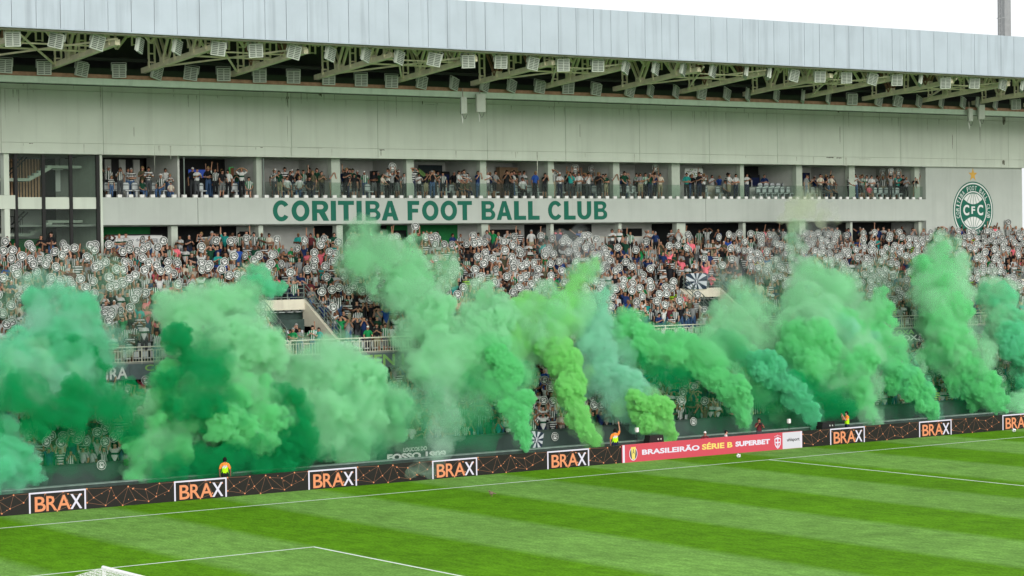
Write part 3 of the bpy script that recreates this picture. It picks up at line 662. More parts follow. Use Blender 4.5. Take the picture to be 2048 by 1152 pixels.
# ------------------------------------------------------------------ advertising boards
BY = 4.0; BZ = .93
PER = 7.1
NODES = [(.0, .98), (.28, .52), (1.02, .93), (.78, .1), (1.22, .42), (1.75, .92), (1.5, .02), (1.95, .8), (2.05, .25), (2.5, .72), (2.62, .12), (2.95, .32), (3.1, .95), (3.5, .55), (3.75, .95), (.0, .3), (3.78, .5), (3.76, .05)]
LINKS = [(0, 1), (0, 2), (1, 2), (2, 3), (2, 4), (1, 3), (3, 4), (4, 5), (4, 6), (5, 8), (5, 7), (7, 9), (7, 10), (8, 10), (9, 10), (9, 11), (10, 11), (9, 12), (11, 13), (12, 13), (12, 14), (13, 14), (15, 1), (0, 15), (11, 12), (5, 6), (14, 16), (13, 16), (11, 17), (10, 17), (13, 17), (15, 3), (6, 8), (7, 5)]
def led_net(mb, x0, x1, ox):
    def seg(a, b, w=.007):
        (ax, az), (bx, bz) = a, b; L = math.hypot(bx-ax, bz-az) or 1; nx, nz = -(bz-az)/L*w, (bx-ax)/L*w
        mb.add([(ax+nx, BY-.006, az+nz), (bx+nx, BY-.006, bz+nz), (bx-nx, BY-.006, bz-nz), (ax-nx, BY-.006, az-nz)], [(0, 1, 2, 3)])
    k = 4.33/3.75
    P = [(ox+x*k, max(.03, min(BZ-.03, z*BZ))) for x, z in NODES]
    for a, b in LINKS:
        pa, pb = P[a], P[b]
        if x0 <= min(pa[0], pb[0]) and max(pa[0], pb[0]) <= x1: seg(pa, pb)
    for (x, z) in P:
        if x0 < x < x1: DOTS.add([(x+.038*math.cos(a), BY-.0075, z+.038*math.sin(a)) for a in np.linspace(0, 2*math.pi, 7)[:-1]], [tuple(range(6))])
    for j in range(7):
        x = ox+rnd.uniform(0, 4.2); z = rnd.uniform(.12, .8)
        if x0 < x < x1: DOTS.add([(x+.022*math.cos(a), BY-.0075, z+.022*math.sin(a)) for a in np.linspace(0, 2*math.pi, 6)[:-1]], [tuple(range(5))])
def brax(o, x0, x1):
    w = x1-x0; f = MB(); t = .075
    f.box(x0, x0+t, BY-.012, BY-.008, .01, BZ-.01); f.box(x1-t, x1, BY-.012, BY-.008, .01, BZ-.01); f.box(x0+t, x1-t, BY-.012, BY-.008, BZ-.08, BZ-.01)
    f.build('white_frame', 'ledwhite', o)
    for ch, a, b in (('B', .10, .29), ('R', .30, .49), ('A', .49, .73), ('X', .72, .93)):
        put_text('letter', ch, 'ledwhite' if ch == 'X' else 'ledorange', o, x0+a*w, x0+b*w, .06, .72, BY-.008, .012, .004)
def board(x0, x1, label, frames):
    o = MB().box(x0, x1, BY, BY+.12, 0, BZ).build('advertising_board', 'board'); tag(o, label, 'board', 'LED advertising boards along the pitch')
    nm = MB(); nd = MB(); global DOTS; DOTS = nd
    for fx in frames:
        led_net(nm, max(x0, fx+2.72), min(x1, fx+PER-.01), fx+2.76)
        led_net(nm, max(x0, fx), min(x1, fx+2.6), fx-.4)
    led_net(nm, x0, min(x1, frames[0]-.02), frames[0]-4.35)
    nm.build('line_network', 'leddim', o)['kind'] = 'stuff'; nd.build('network_dot', 'ledorange', o)['kind'] = 'stuff'
    for fx in frames:
        if fx+.3 < x1: brax(o, fx, fx+2.71)
    for x in np.arange(x0+1.5, x1, 3): MB().bar((x, BY+.12, .8), (x, BY+.6, .02), .03).build('prop', 'black', o)
    return o
board(-54.2, -6.72, 'long black board with orange node network and five BRAX frames before the red board', [-47.0, -39.95, -32.87, -25.78, -18.70, -11.61])
board(6.17, 45., 'long black board with orange node network and BRAX frames after the white panel', [8.31, 15.44, 22.56, 29.66, 36.8])
o = MB().box(-6.7, 6.14, BY-.03, BY+.12, 0, BZ).build('advertising_board', 'ledred'); tag(o, 'bright red board reading BRASILEIRÃO SÉRIE B SUPERBET with white uhlsport panel', 'board', 'LED advertising boards along the pitch')
yb = BY-.03
box('white_panel', 'ledpanel', o, 4.66, 6.0, yb-.006, yb, .01, BZ-.01)
box('end_strip', 'ledwhite', o, -6.69, -6.55, yb-.006, yb, 0.005, BZ-.005); box('end_strip', 'ledwhite', o, 6.0, 6.13, yb-.005, yb, 0.005, BZ-.005)
def bx(px): return at_y(px, 895, yb).x
put_text('lettering', 'BRASILEIRÃO', 'ledwhite', o, bx(1284), bx(1399), .34, .68, yb, .035)
put_text('lettering', 'SÉRIE B', 'ledyellow', o, bx(1404), bx(1465), .34, .72, yb, .035)
put_text('lettering', 'SUPERBET', 'ledwhite', o, bx(1471), bx(1540), .36, .64, yb, .045)
put_text('lettering', 'uhlsport', 'black', o, bx(1574), bx(1599), .36, .60, yb-.006, .02)
e = MB(); cx = bx(1266.5); e.prism([(cx+.27*math.cos(a), .44+.36*math.sin(a)) for a in np.linspace(0, 2*math.pi, 25)[:-1]], yb-.004, yb); e.build('league_emblem', 'ledwhite', o)
e = MB(); e.prism([(cx+.235*math.cos(a), .44+.32*math.sin(a)) for a in np.linspace(0, 2*math.pi, 25)[:-1]], yb-.008, yb-.004); e.build('league_emblem_field', 'ledblue', o)
e = MB(); e.prism([(cx-.10, .14), (cx+.10, .14), (cx+.16, .8), (cx-.16, .8)], yb-.012, yb-.008); e.build('league_emblem_cup', 'ledyellow', o)
put_text('league_emblem_letter', 'A', 'ledblue', o, cx-.07, cx+.07, .42, .7, yb-.012, 0)
cx = bx(1555.5)
e = MB(); e.prism([(cx-.24, .62), (cx-.1, .66), (cx, .72), (cx+.1, .66), (cx+.24, .62), (cx+.22, .3), (cx+.12, .14), (cx, .05), (cx-.12, .14), (cx-.22, .3)], yb-.004, yb); e.build('federation_emblem', 'ledwhite', o)
e = MB(); e.prism([(cx-.18, .58), (cx+.18, .58), (cx+.17, .32), (cx, .12), (cx-.17, .32)], yb-.007, yb-.004); e.build('federation_emblem_field', 'ledred', o)
e = MB(); e.box(cx-.04, cx+.04, yb-.010, yb-.007, .16, .6); e.box(cx-.16, cx+.16, yb-.0095, yb-.007, .36, .44); e.build('federation_emblem_cross', 'ledwhite', o)
for a in (-.2, -.1, 0, .1, .2): MB().prism(disc_pts(cx+a, .80-abs(a)*.35, .03, 6), yb-.004, yb).build('federation_emblem_star', 'ledwhite', o)

# ------------------------------------------------------------------ goal, ball, bird
goal = empty('goal', (-52.5, -34, 0), 'white goal frame with cord net at the near corner of the pitch', 'goal')
GH = 2.56
for y in (-3.66, 3.66): MB().bar((0, y, 0), (0, y, GH), .06, 10).build('goal_post', 'goal', goal)
MB().bar((0, -3.72, GH), (0, 3.72, GH), .06, 10).build('crossbar', 'goal', goal)
net = MB()
def npt(u, y): # profile from the bar down the back
    if u < .4: return (-2.0*u/.4, y, GH-.45*(u/.4)**1.3-.1*math.sin(y*1.3)*u)
    q = (u-.4)/.6; return (-2.0-.4*q, y, (GH-.45)*(1-q))
for yy in np.arange(-3.6, 3.7, .15):
    for i in range(24): net.bar(npt(i/24, yy), npt((i+1)/24, yy), .009, 3)
for i in range(0, 33):
    for yy in np.arange(-3.6, 3.5, .6): net.bar(npt(i/32, yy), npt(i/32, yy+.6), .009, 3)
for s in (-3.62, 3.62):
    for a in np.arange(.15, 2.0, .15): net.bar((-a, s, 0), (-a, s, GH-.45*(a/2)**1.3), .009, 3)
    for z in np.arange(.15, 2.2, .15): net.bar((-.05, s, z), (-2.2, s, z), .009, 3)
o = net.build('net', 'netcord', goal); o['kind'] = 'stuff'
for y in (-3.66, 3.66): MB().bar((-2.5, y, 0), (-2.5, y, 2.2), .03, 6).build('net_stanchion', 'goal', goal)
bm = bmesh.new(); bmesh.ops.create_icosphere(bm, subdivisions=3, radius=.12); me = bpy.data.meshes.new('football'); bm.to_mesh(me); bm.free()
me.materials.append(M['goal']); me.materials.append(M['letter']); me.materials.append(M['ledblue'])
ico = [Vector(v).normalized() for v in ((0, .526, .851), (0, -.526, .851), (.526, .851, 0), (.851, 0, .526), (-.851, 0, .526), (-.526, -.851, 0), (.526, -.851, 0), (0, -.526, -.851))]
for p in me.polygons:
    p.use_smooth = True
    if max(p.center.normalized().dot(i_) for i_ in ico) > .94: p.material_index = 2
me_ball = me
tag(link('football', me, None, (-.46, 1.86, .12)), 'white football with dark patches on the grass outside the touch line', 'ball')
bird = MB()
def blob(mb, c, r, n=8, m_=6):
    vs = [];
    for i in range(m_+1):
        th = math.pi*i/m_
        for j in range(n): ph = 2*math.pi*j/n; vs.append((c[0]+r[0]*math.sin(th)*math.cos(ph), c[1]+r[1]*math.sin(th)*math.sin(ph), c[2]+r[2]*math.cos(th)))
    mb.add(vs, [(i*n+j, i*n+(j+1) % n, (i+1)*n+(j+1) % n, (i+1)*n+j) for i in range(m_) for j in range(n)])
o = empty('bird', (-20.95, -4.3, 0), 'small brown bird standing alone on the dark mown stripe', 'bird')
blob(bird, (0, 0, .16), (.12, .07, .08)); blob(bird, (-.11, 0, .26), (.045, .04, .05)); bird.bar((-.15, 0, .26), (-.2, 0, .25), .012, 4, .003); bird.bar((.08, 0, .16), (.26, 0, .12), .035, 4, .02)
bird.build('body', 'brown', o)
lg = MB(); lg.bar((0, .03, .1), (0, .03, 0), .008); lg.bar((.02, -.03, .1), (.02, -.03, 0), .008); lg.build('leg', 'rust', o)
# ------------------------------------------------------------------ people: one continuous skinned body per pose, clothes as shells over it
def skin_body(joints, bones, lvl):
    """joints: name -> (x, y, z, rx, ry); grows one surface and returns vertices and triangles."""
    names = list(joints); ix = {n: i for i, n in enumerate(names)}
    me = bpy.data.meshes.new('b'); me.from_pydata([joints[n][:3] for n in names], [(ix[a], ix[b]) for a, b in bones], [])
    o = bpy.data.objects.new('b', me); COL.objects.link(o)
    sk = o.modifiers.new('s', 'SKIN'); sk.use_smooth_shade = True
    for i, n in enumerate(names):
        me.skin_vertices[0].data[i].radius = joints[n][3:5]; me.skin_vertices[0].data[i].use_root = (n == 'pelvis')
    if lvl:
        ss = o.modifiers.new('u', 'SUBSURF'); ss.levels = lvl; ss.render_levels = lvl
    bpy.context.view_layer.update()
    m2 = bpy.data.meshes.new_from_object(o.evaluated_get(bpy.context.evaluated_depsgraph_get()))
    bpy.data.objects.remove(o); bpy.data.meshes.remove(me)
    m2.calc_loop_triangles()
    V = np.empty(len(m2.vertices)*3); m2.vertices.foreach_get('co', V); T = np.empty(len(m2.loop_triangles)*3, np.int32); m2.loop_triangles.foreach_get('vertices', T)
    bpy.data.meshes.remove(m2)
    return V.reshape(-1, 3), T.reshape(-1, 3)

SKIN, SHIRT, TROU, SHOE, HAIR, EYE, MOUTH, SHIN = range(8)
def head(n, m, tz=0.0, ty=0.0):
    """Ellipsoid head with nose, chin, eyes, mouth and hair line; centre at z = 1.60 of a 1.72 m figure."""
    vs = []; c = np.array([0, -.012+ty, 1.605+tz])
    for i in range(m+1):
        th = math.pi*i/m
        for j in range(n):
            ph = 2*math.pi*j/n-math.pi/2
            x = .076*math.sin(th)*math.cos(ph); y = .096*math.sin(th)*math.sin(ph); z = .118*math.cos(th)
            if z < -.03: x *= 1-.35*min(1, (-z-.03)/.09); y = y*(1-.25*min(1, (-z-.03)/.09))-.012*min(1, (-z-.03)/.09)
            if abs(x) < .02 and y < 0 and -.045 < z < .0: y -= .022
            if abs(x) > .06 and abs(z) < .03 and abs(y) < .03: x *= 1.14
            vs.append(c+np.array([x, y, z]))
    T = []; L = []
    for i in range(m):
        for j in range(n):
            a, b, d, e = i*n+j, i*n+(j+1) % n, (i+1)*n+(j+1) % n, (i+1)*n+j
            q = (np.array(vs[a])+vs[b]+vs[d]+vs[e])/4-c
            lab = HAIR if (q[2] > .052 or (q[1] > -.022 and q[2] > -.02) or (q[1] > .012 and q[2] > -.066)) else SKIN
            if n >= 12 and lab == SKIN and q[1] < -.05:
                if -.005 < q[2] < .04 and .018 < abs(q[0]) < .052: lab = EYE
                if -.085 < q[2] < -.05 and abs(q[0]) < .03: lab = MOUTH
            T += [(a, e, d), (a, d, b)]; L += [lab, lab]
    return np.array(vs), np.array(T, np.int32), np.array(L)

def arm(side, el, wr, hand):
    return {'el'+side: (*el, .043, .043), 'wr'+side: (*wr, .031, .031), 'ha'+side: (*hand, .036, .02)}
POSES = {   # elbow, wrist, hand for the right (x<0) and the mirrored or own left arm; figures face -y
    'hold_up': (((-.24, -.06, 1.62), (-.17, -.13, 1.86), (-.14, -.15, 1.95)), None),
    'one_up': (((-.25, -.03, 1.64), (-.22, -.10, 1.90), (-.21, -.12, 2.0)), ((.25, .02, 1.13), (.23, -.10, .92), (.22, -.13, .84))),
    'clap': (((-.25, -.10, 1.16), (-.10, -.33, 1.27), (-.03, -.40, 1.32)), None),
    'down': (((-.25, .02, 1.13), (-.25, -.06, .89), (-.245, -.08, .80)), None),
    'phone': (((-.23, -.16, 1.20), (-.10, -.28, 1.45), (-.06, -.30, 1.53)), None),
    'crossed': (((-.25, -.06, 1.14), (-.02, -.24, 1.17), (.10, -.22, 1.20)), ((.25, -.06, 1.14), (.02, -.21, 1.12), (-.10, -.20, 1.15))),
    'on_head': (((-.33, -.05, 1.55), (-.15, -.09, 1.68), (-.07, -.10, 1.70)), None),
    'arm_out': (((-.38, -.14, 1.47), (-.55, -.26, 1.62), (-.62, -.30, 1.68)), ((.25, .02, 1.13), (.24, -.08, .90), (.24, -.10, .81))),
    'lean': (((-.24, -.16, 1.15), (-.22, -.36, 1.02), (-.20, -.42, 1.0)), None),
    'sit': (((-.24, -.08, 1.13), (-.16, -.30, 1.0), (-.10, -.36, .98)), None),
    'camera': (((-.24, -.14, 1.22), (-.09, -.28, 1.43), (-.05, -.31, 1.50)), ((.26, -.12, 1.18), (.14, -.34, 1.33), (.08, -.38, 1.40))),
    'crouch': (((-.24, -.16, 1.15), (-.12, -.34, 1.24), (-.06, -.38, 1.30)), None),
}
def template(pose, hi):
    Rr, Ll = POSES[pose]
    mir = lambda p: (-p[0], p[1], p[2])
    if Ll is None: Ll = tuple(mir(p) for p in Rr)
    J = {'pelvis': (0, .01, .95, .150, .105), 'waist': (0, .0, 1.10, .132, .098), 'chest': (0, .0, 1.29, .155, .108), 'neck0': (0, .01, 1.425, .075, .065), 'neck': (0, .0, 1.50, .052, .052), 'skull': (0, -.012, 1.58, .05, .05)}
    B = [('pelvis', 'waist'), ('waist', 'chest'), ('chest', 'neck0'), ('neck0', 'neck'), ('neck', 'skull')]
    for s, sx, A in (('R', -1, Rr), ('L', 1, Ll)):
        J['sh'+s] = (sx*.165, .005, 1.385, .062, .062); J.update(arm(s, *A))
        B += [('neck0', 'sh'+s), ('sh'+s, 'el'+s), ('el'+s, 'wr'+s), ('wr'+s, 'ha'+s)]
        if pose in ('sit', 'crouch'):
            kz = .86 if pose == 'sit' else .98
            J['hp'+s] = (sx*.09, -.02, .90, .088, .088); J['kn'+s] = (sx*.11, -.42, kz, .060, .060)
            J['an'+s] = (sx*.11, -.40 if pose == 'sit' else -.22, .46 if pose == 'sit' else .55, .042, .042); J['to'+s] = (sx*.12, -.58 if pose == 'sit' else -.38, .42 if pose == 'sit' else .50, .036, .03)
        else:
            st = .02*sx
            J['hp'+s] = (sx*.09, .01, .88, .090, .090); J['kn'+s] = (sx*.10, -.02+st, .49, .060, .060)
            J['an'+s] = (sx*.105, .02+st, .09, .042, .042); J['to'+s] = (sx*.12, -.13+st, .035, .038, .03)
        B += [('pelvis', 'hp'+s), ('hp'+s, 'kn'+s), ('kn'+s, 'an'+s), ('an'+s, 'to'+s)]
        if hi:                              # five separate fingers from the palm
            h = Vector(A[2]); w = Vector(A[1]); d = (h-w).normalized(); side = d.cross(Vector((0, 1, .15))).normalized()
            for k, (off, ln) in enumerate(((-.026, .055), (-.009, .068), (.009, .064), (.025, .05))):
                a = h+d*.035+side*off; b = h+d*(.035+ln*.55)+side*off*1.15; c = h+d*(.03+ln)+side*off*1.2+Vector((0, -.012, 0))
                J['f%d0%s' % (k, s)] = (*a, .010, .010); J['f%d1%s' % (k, s)] = (*b, .0085, .0085); J['f%d2%s' % (k, s)] = (*c, .007, .007)
                B += [('ha'+s, 'f%d0%s' % (k, s)), ('f%d0%s' % (k, s), 'f%d1%s' % (k, s)), ('f%d1%s' % (k, s), 'f%d2%s' % (k, s))]
            a = h-d*.005+side*-.040*sx; b = h+d*.025+side*-.055*sx
            J['t0'+s] = (*a, .011, .011); J['t1'+s] = (*b, .009, .009); B += [('ha'+s, 't0'+s), ('t0'+s, 't1'+s)]
    V, T = skin_body(J, B, 1 if hi else 0)
    cen = V[T].mean(1); best = np.full(len(cen), 1e9); lab = np.zeros(len(cen), int); par = np.zeros(len(cen)); who = np.zeros(len(cen), int)
    for bi, (a, b) in enumerate(B):
        pa, pb = np.array(J[a][:3]), np.array(J[b][:3]); d = pb-pa; t = np.clip(((cen-pa)@d)/(d@d), 0, 1)
        dist = np.linalg.norm(cen-(pa+t[:, None]*d), axis=1)-(J[a][3]*(1-t)+J[b][3]*t)
        up = dist < best; best[up] = dist[up]; par[up] = t[up]; who[up] = bi
    for bi, (a, b) in enumerate(B):
        m = who == bi; na = a[:2]; nb = b[:2]
        if na in ('wa', 'ch') or (na == 'pe' and nb == 'wa'): L = np.where((na == 'pe') & (par[m] < .45), TROU, SHIRT)
        elif nb == 'sh': L = np.full(m.sum(), SHIRT)
        elif na == 'ne' : L = np.full(m.sum(), SKIN)
        elif na == 'sh': L = np.where(par[m] < .78, SHIRT, SKIN)
        elif nb == 'hp' or na == 'hp': L = np.full(m.sum(), TROU)
        elif na == 'kn': L = np.where(par[m] < .93, SHIN, SHOE)
        elif na == 'an': L = np.full(m.sum(), SHOE)
        else: L = np.full(m.sum(), SKIN)
        lab[m] = L
    ch = (who == 2) & (par < .85); lab[ch] = SHIRT
    if pose in ('phone', 'camera'): hv, ht, hl = head(14 if hi else 8, 10 if hi else 6)
    else: hv, ht, hl = head(14 if hi else 8, 10 if hi else 6)
    V2 = np.vstack([V, hv]); T2 = np.vstack([T, ht+len(V)]); L2 = np.concatenate([lab, hl])
    fn = np.cross(V2[T2[:, 1]]-V2[T2[:, 0]], V2[T2[:, 2]]-V2[T2[:, 0]]); N = np.zeros_like(V2)
    for k in range(3): np.add.at(N, T2[:, k], fn)
    N /= np.linalg.norm(N, axis=1)[:, None]+1e-9
    if pose == 'sit': V2 = V2-np.array([0, 0, .42])*1
    if pose == 'crouch': V2 = V2-np.array([0, 0, .47])
    return dict(V=V2, T=T2, L=L2, N=N)
TEMP = {}
def temp(pose, hi):
    if (pose, hi) not in TEMP: TEMP[pose, hi] = template(pose, hi)
    return TEMP[pose, hi]

def tri_mesh(name, V, T, c1, c2, mode, rest, m='people', smooth=True):
    me = bpy.data.meshes.new(name); n = len(T)
    me.vertices.add(len(V)); me.vertices.foreach_set('co', np.ascontiguousarray(V, np.float32).ravel())
    me.loops.add(n*3); me.loops.foreach_set('vertex_index', np.ascontiguousarray(T, np.int32).ravel())
    me.polygons.add(n); me.polygons.foreach_set('loop_start', np.arange(0, n*3, 3, dtype=np.int32))
    if smooth: me.polygons.foreach_set('use_smooth', np.ones(n, bool))
    one = np.ones((n, 1), np.float32)
    for nm, c in (('c1', c1), ('c2', c2)):
        a = me.attributes.new(nm, 'FLOAT_COLOR', 'FACE'); a.data.foreach_set('color', np.hstack([c.astype(np.float32), one]).ravel())
    a = me.attributes.new('mode', 'FLOAT', 'FACE'); a.data.foreach_set('value', mode.astype(np.float32))
    a = me.attributes.new('rest', 'FLOAT_VECTOR', 'POINT'); a.data.foreach_set('vector', np.ascontiguousarray(rest, np.float32).ravel())
    me.materials.append(M[m]); me.update(); me.validate(); return me

# outfits: (words, colour, second colour, pattern)
WHITE, BLK, GRN, DGR, NAVY = (.50, .515, .50), (.012, .013, .015), (.01, .20, .06), (.008, .05, .028), (.01, .025, .09)
SHIRTS = {
    'w': ('white T-shirt', WHITE, WHITE, 0), 'wb': ('chest-banded white shirt', WHITE, DGR, 3), 'k': ('black T-shirt', BLK, BLK, 0),
    'sv': ('dark striped shirt', WHITE, (.01, .03, .02), 1), 'gv': ('green and white striped shirt', WHITE, (.005, .15, .05), 1), 'sh': ('white and black hooped shirt', WHITE, BLK, 2),
    'g': ('dark green shirt', DGR, DGR, 0), 'G': ('bright green shirt', GRN, GRN, 0), 'n': ('navy shirt', NAVY, NAVY, 0), 'b': ('blue shirt', (.02, .07, .30), (.02, .07, .30), 0),
    'gr': ('grey shirt', (.22, .23, .23), (.22, .23, .23), 0), 'o': ('olive shirt', (.09, .085, .05), (.09, .085, .05), 0), 'c': ('cream jumper', (.52, .47, .38), (.52, .47, .38), 0),
    'p': ('pink shirt', (.75, .16, .20), (.75, .16, .20), 0), 't': ('turquoise shirt', (.02, .28, .25), (.02, .28, .25), 0), 'y': ('black and lime hooped shirt', (.35, .60, .02), BLK, 2), 'pu': ('purple shirt', (.06, .02, .22), (.06, .02, .22), 0),
    'v': ('orange shirt and lime vest', (.85, .24, .04), (.85, .24, .04), 0), 'r': ('dark maroon jacket', (.10, .02, .025), (.10, .02, .025), 0), 'pw': ('pink and white top', (.66, .35, .38), WHITE, 2),
}
TROUS = {'k': ('black trousers', (.012, .013, .015)), 'n': ('navy trousers', (.015, .022, .05)), 'j': ('blue jeans', (.05, .10, .20)), 'kh': ('khaki shorts', (.30, .26, .17)), 'gs': ('grey shorts', (.14, .15, .15)), 'w': ('white trousers', (.6, .6, .58)), 'ks': ('black shorts', (.012, .013, .015)), 'gg': ('dark grey trousers', (.05, .055, .06))}
SKINS = [(.39, .21, .14), (.32, .17, .105), (.45, .26, .18), (.22, .11, .065), (.11, .052, .032)]
HAIRS = {'dark': (.008, .006, .005), 'brown': (.03, .017, .010), 'fair': (.25, .16, .07), 'grey': (.25, .25, .24)}
CAPS = {'white cap': (.65, .65, .63), 'black cap': (.01, .01, .012), 'green cap': (.005, .20, .09)}
ACT = {'hold_up': 'holding up a round sign', 'one_up': 'raising one arm', 'clap': 'clapping', 'down': 'standing with arms down', 'phone': 'lifting both hands to the face', 'crossed': 'with arms crossed', 'on_head': 'with hands on the head', 'arm_out': 'stretching one arm out', 'lean': 'leaning on the rail', 'sit': 'sitting', 'camera': 'holding a camera', 'crouch': 'crouching'}
def face_cols(L, shirt, tr, skin, hair, short):
    c = np.empty((len(L), 3)); c[:] = skin
    c[L == SHIRT] = shirt[1]; c[L == TROU] = tr; c[L == SHOE] = (.03, .03, .03); c[L == HAIR] = hair; c[L == EYE] = (.02, .015, .012); c[L == MOUTH] = (.30, .09, .08)
    c[L == SHIN] = skin if short else tr
    c2 = c.copy(); c2[L == SHIRT] = shirt[2]; md = np.where(L == SHIRT, shirt[3], 0).astype(float)
    return c, c2, md
PERSONS = []
def person(loc, pose, shirt, tr='k', hair='dark', cap=None, skin=None, h=1.0, rz=0., where='', group=None, tilt=0, vest=False, zone_=None):
    tp = temp(pose, True); V, T, L, N = tp['V'], tp['T'], tp['L'], tp['N']
    sk = skin if skin is not None else rnd.choice(SKINS[:3]+[SKINS[0]]+([SKINS[3]] if rnd.random() < .4 else [])); S = SHIRTS[shirt]; TR = TROUS[tr]; short = tr in ('kh', 'gs', 'ks')
    hc = HAIRS[hair]
    nat = (1, .95, .95)
    c, c2, md = face_cols(L, ('', sk, sk, 0), sk, sk, hc, True)
    c[(L == SHIRT) | (L == TROU) | (L == SHIN)] = sk; c2 = c.copy(); md[:] = 0
    body = tri_mesh('person', V, T, c, c2, md, V)
    o = link('person', body, None, loc, (tilt, 0, rz)); o.scale = (h*rnd.uniform(.97, 1.06), h, h)
    def shell(name, sel, off, cc, cc2, mode):
        Tf = T[sel]; u, inv = np.unique(Tf, return_inverse=True); Vn = V[u]+N[u]*off; Tn = inv.reshape(-1, 3)
        n = len(Tn); me = tri_mesh(name, Vn, Tn, np.tile(cc, (n, 1)), np.tile(cc2, (n, 1)), np.full(n, mode, float), V[u]); return link(name, me, o)
    shell('shirt', L == SHIRT, .014, np.array(S[1]), np.array(S[2]), S[3])
    if vest: shell('vest', (L == SHIRT) & (np.abs(V[T].mean(1)[:, 0]) < .155) & (V[T].mean(1)[:, 2] < 1.30), .024, np.array((.42, .85, .01)), np.array((.42, .85, .01)), 0)
    if vest: shell('reflective_strip', (L == SHIRT) & (np.abs(V[T].mean(1)[:, 0]) < .158) & (np.abs(V[T].mean(1)[:, 2]-1.29) < .035), .027, np.array((.55, .57, .56)), np.array((.55, .57, .56)), 0)
    shell('shorts' if short else 'trousers', (L == TROU) if short else ((L == TROU) | (L == SHIN)), .012, np.array(TR[1]), np.array(TR[1]), 0)
    if cap:
        shell('cap', (L == HAIR) & (V[T].mean(1)[:, 2] > (1.63 if pose not in ('sit', 'crouch') else (1.63-.42 if pose == 'sit' else 1.63-.47))), .012, np.array(CAPS[cap]), np.array(CAPS[cap]), 0)
        zc = 1.655-(0 if pose not in ('sit', 'crouch') else .42 if pose == 'sit' else .47)
        bq = MB().add([(-.06, -.10, zc), (.06, -.10, zc), (.045, -.19, zc-.015), (-.045, -.19, zc-.015), (-.06, -.10, zc+.012), (.06, -.10, zc+.012), (.045, -.19, zc-.003), (-.045, -.19, zc-.003)], [(0, 1, 2, 3), (4, 7, 6, 5), (0, 3, 7, 4), (2, 1, 5, 6), (3, 2, 6, 7), (1, 0, 4, 5)])
        bq.build('cap_brim', 'white' if 'white' in cap else 'letter' if 'green' in cap else 'black', o)
    else:
        shell('hair', L == HAIR, .018, np.array(hc), np.array(hc), 0)
    PERSONS.append(dict(o=o, pose=pose, shirt=S[0], tr=TR[0], hair=hair, cap=cap, where=where, group=group, x=o.location.x))
    return o
def ordn(i): return ('first', 'second', 'third', 'fourth', 'fifth', 'sixth', 'seventh', 'eighth', 'ninth', 'tenth', 'eleventh', 'twelfth', 'thirteenth', 'fourteenth')[i]

# signs: a round white club sign, one mesh shared by all
def sign_arrays():
    V = []; T = []; C = []
    def fan(pts, y, col):
        n = len(V); V.extend([(x, y, z) for x, z in pts])
        for i in range(1, len(pts)-1): T.append((n, n+i, n+i+1)); C.append(col)
    def band(r0, r1, y, col, n=20, y2=None):
        k = len(V); y2 = y if y2 is None else y2
        for r, yy in ((r0, y), (r1, y2)): V.extend([(r*math.cos(2*math.pi*i/n), yy, r*math.sin(2*math.pi*i/n)) for i in range(n)])
        for i in range(n):
            j = (i+1) % n; T.append((k+i, k+n+i, k+n+j)); T.append((k+i, k+n+j, k+j)); C.extend([col, col])
    W, D, G = (.60, .615, .595), (.006, .010, .009), (.095, .112, .102)
    fan(disc_pts(0, 0, .24, 20), -.008, W); fan(disc_pts(0, 0, .24, 20)[::-1], .008, (.45, .45, .43)); band(.24, .24, -.008, W, 20, .008)
    band(.150, .216, -.011, G); fan(disc_pts(0, 0, .150, 18), -.0105, (.70, .71, .69))
    fan([(-.07, .085), (.07, .085), (.045, .125), (-.045, .125)], -.0115, (.20, .23, .21))
    for cx in (-.088, .088):                # C F C
        for (a, b, c, d) in ((cx-.052, cx-.016, -.066, .066), (cx-.016, cx+.048, .030, .066), (cx-.016, cx+.048, -.066, -.030)): fan([(a, c), (b, c), (b, d), (a, d)], -.012, D)
    for (a, b, c, d) in ((-.028, .002, -.055, .055), (.002, .034, .024, .055), (.002, .026, -.012, .016)): fan([(a, c), (b, c), (b, d), (a, d)], -.012, D)
    return np.array(V), np.array(T, np.int32), np.array(C)
SV, ST, SC_ = sign_arrays()
SIGN_ME = tri_mesh('club_sign', SV, ST, SC_, SC_, np.zeros(len(ST)), SV, smooth=False)
NSIGN = [0]
SIGN_STUFF = []
def sign(loc, rz, rx, ry, label):
    if NSIGN[0] >= 300: SIGN_STUFF.append((loc, rz, rx, ry)); return
    NSIGN[0] += 1
    tag(link('club_sign', SIGN_ME, None, loc, (rx, ry, rz)), label, 'sign', 'round white club signs held up by the crowd')
def in_zone(x): 
    z = zone(x); return z
# who has which landmark overhead: single letters of the band where there are any
def under(x):
    for w, l in SPANS.items():
        for i, (ch, a, b) in enumerate(l):
            if a-.12 <= x <= b+.12:
                same = [j for j, q in enumerate(l) if q[0] == ch]
                nth = '' if len(same) == 1 else ordn(same.index(i))+' '
                return '%s%s of %s' % (nth, ch, w)
    return zone(x)

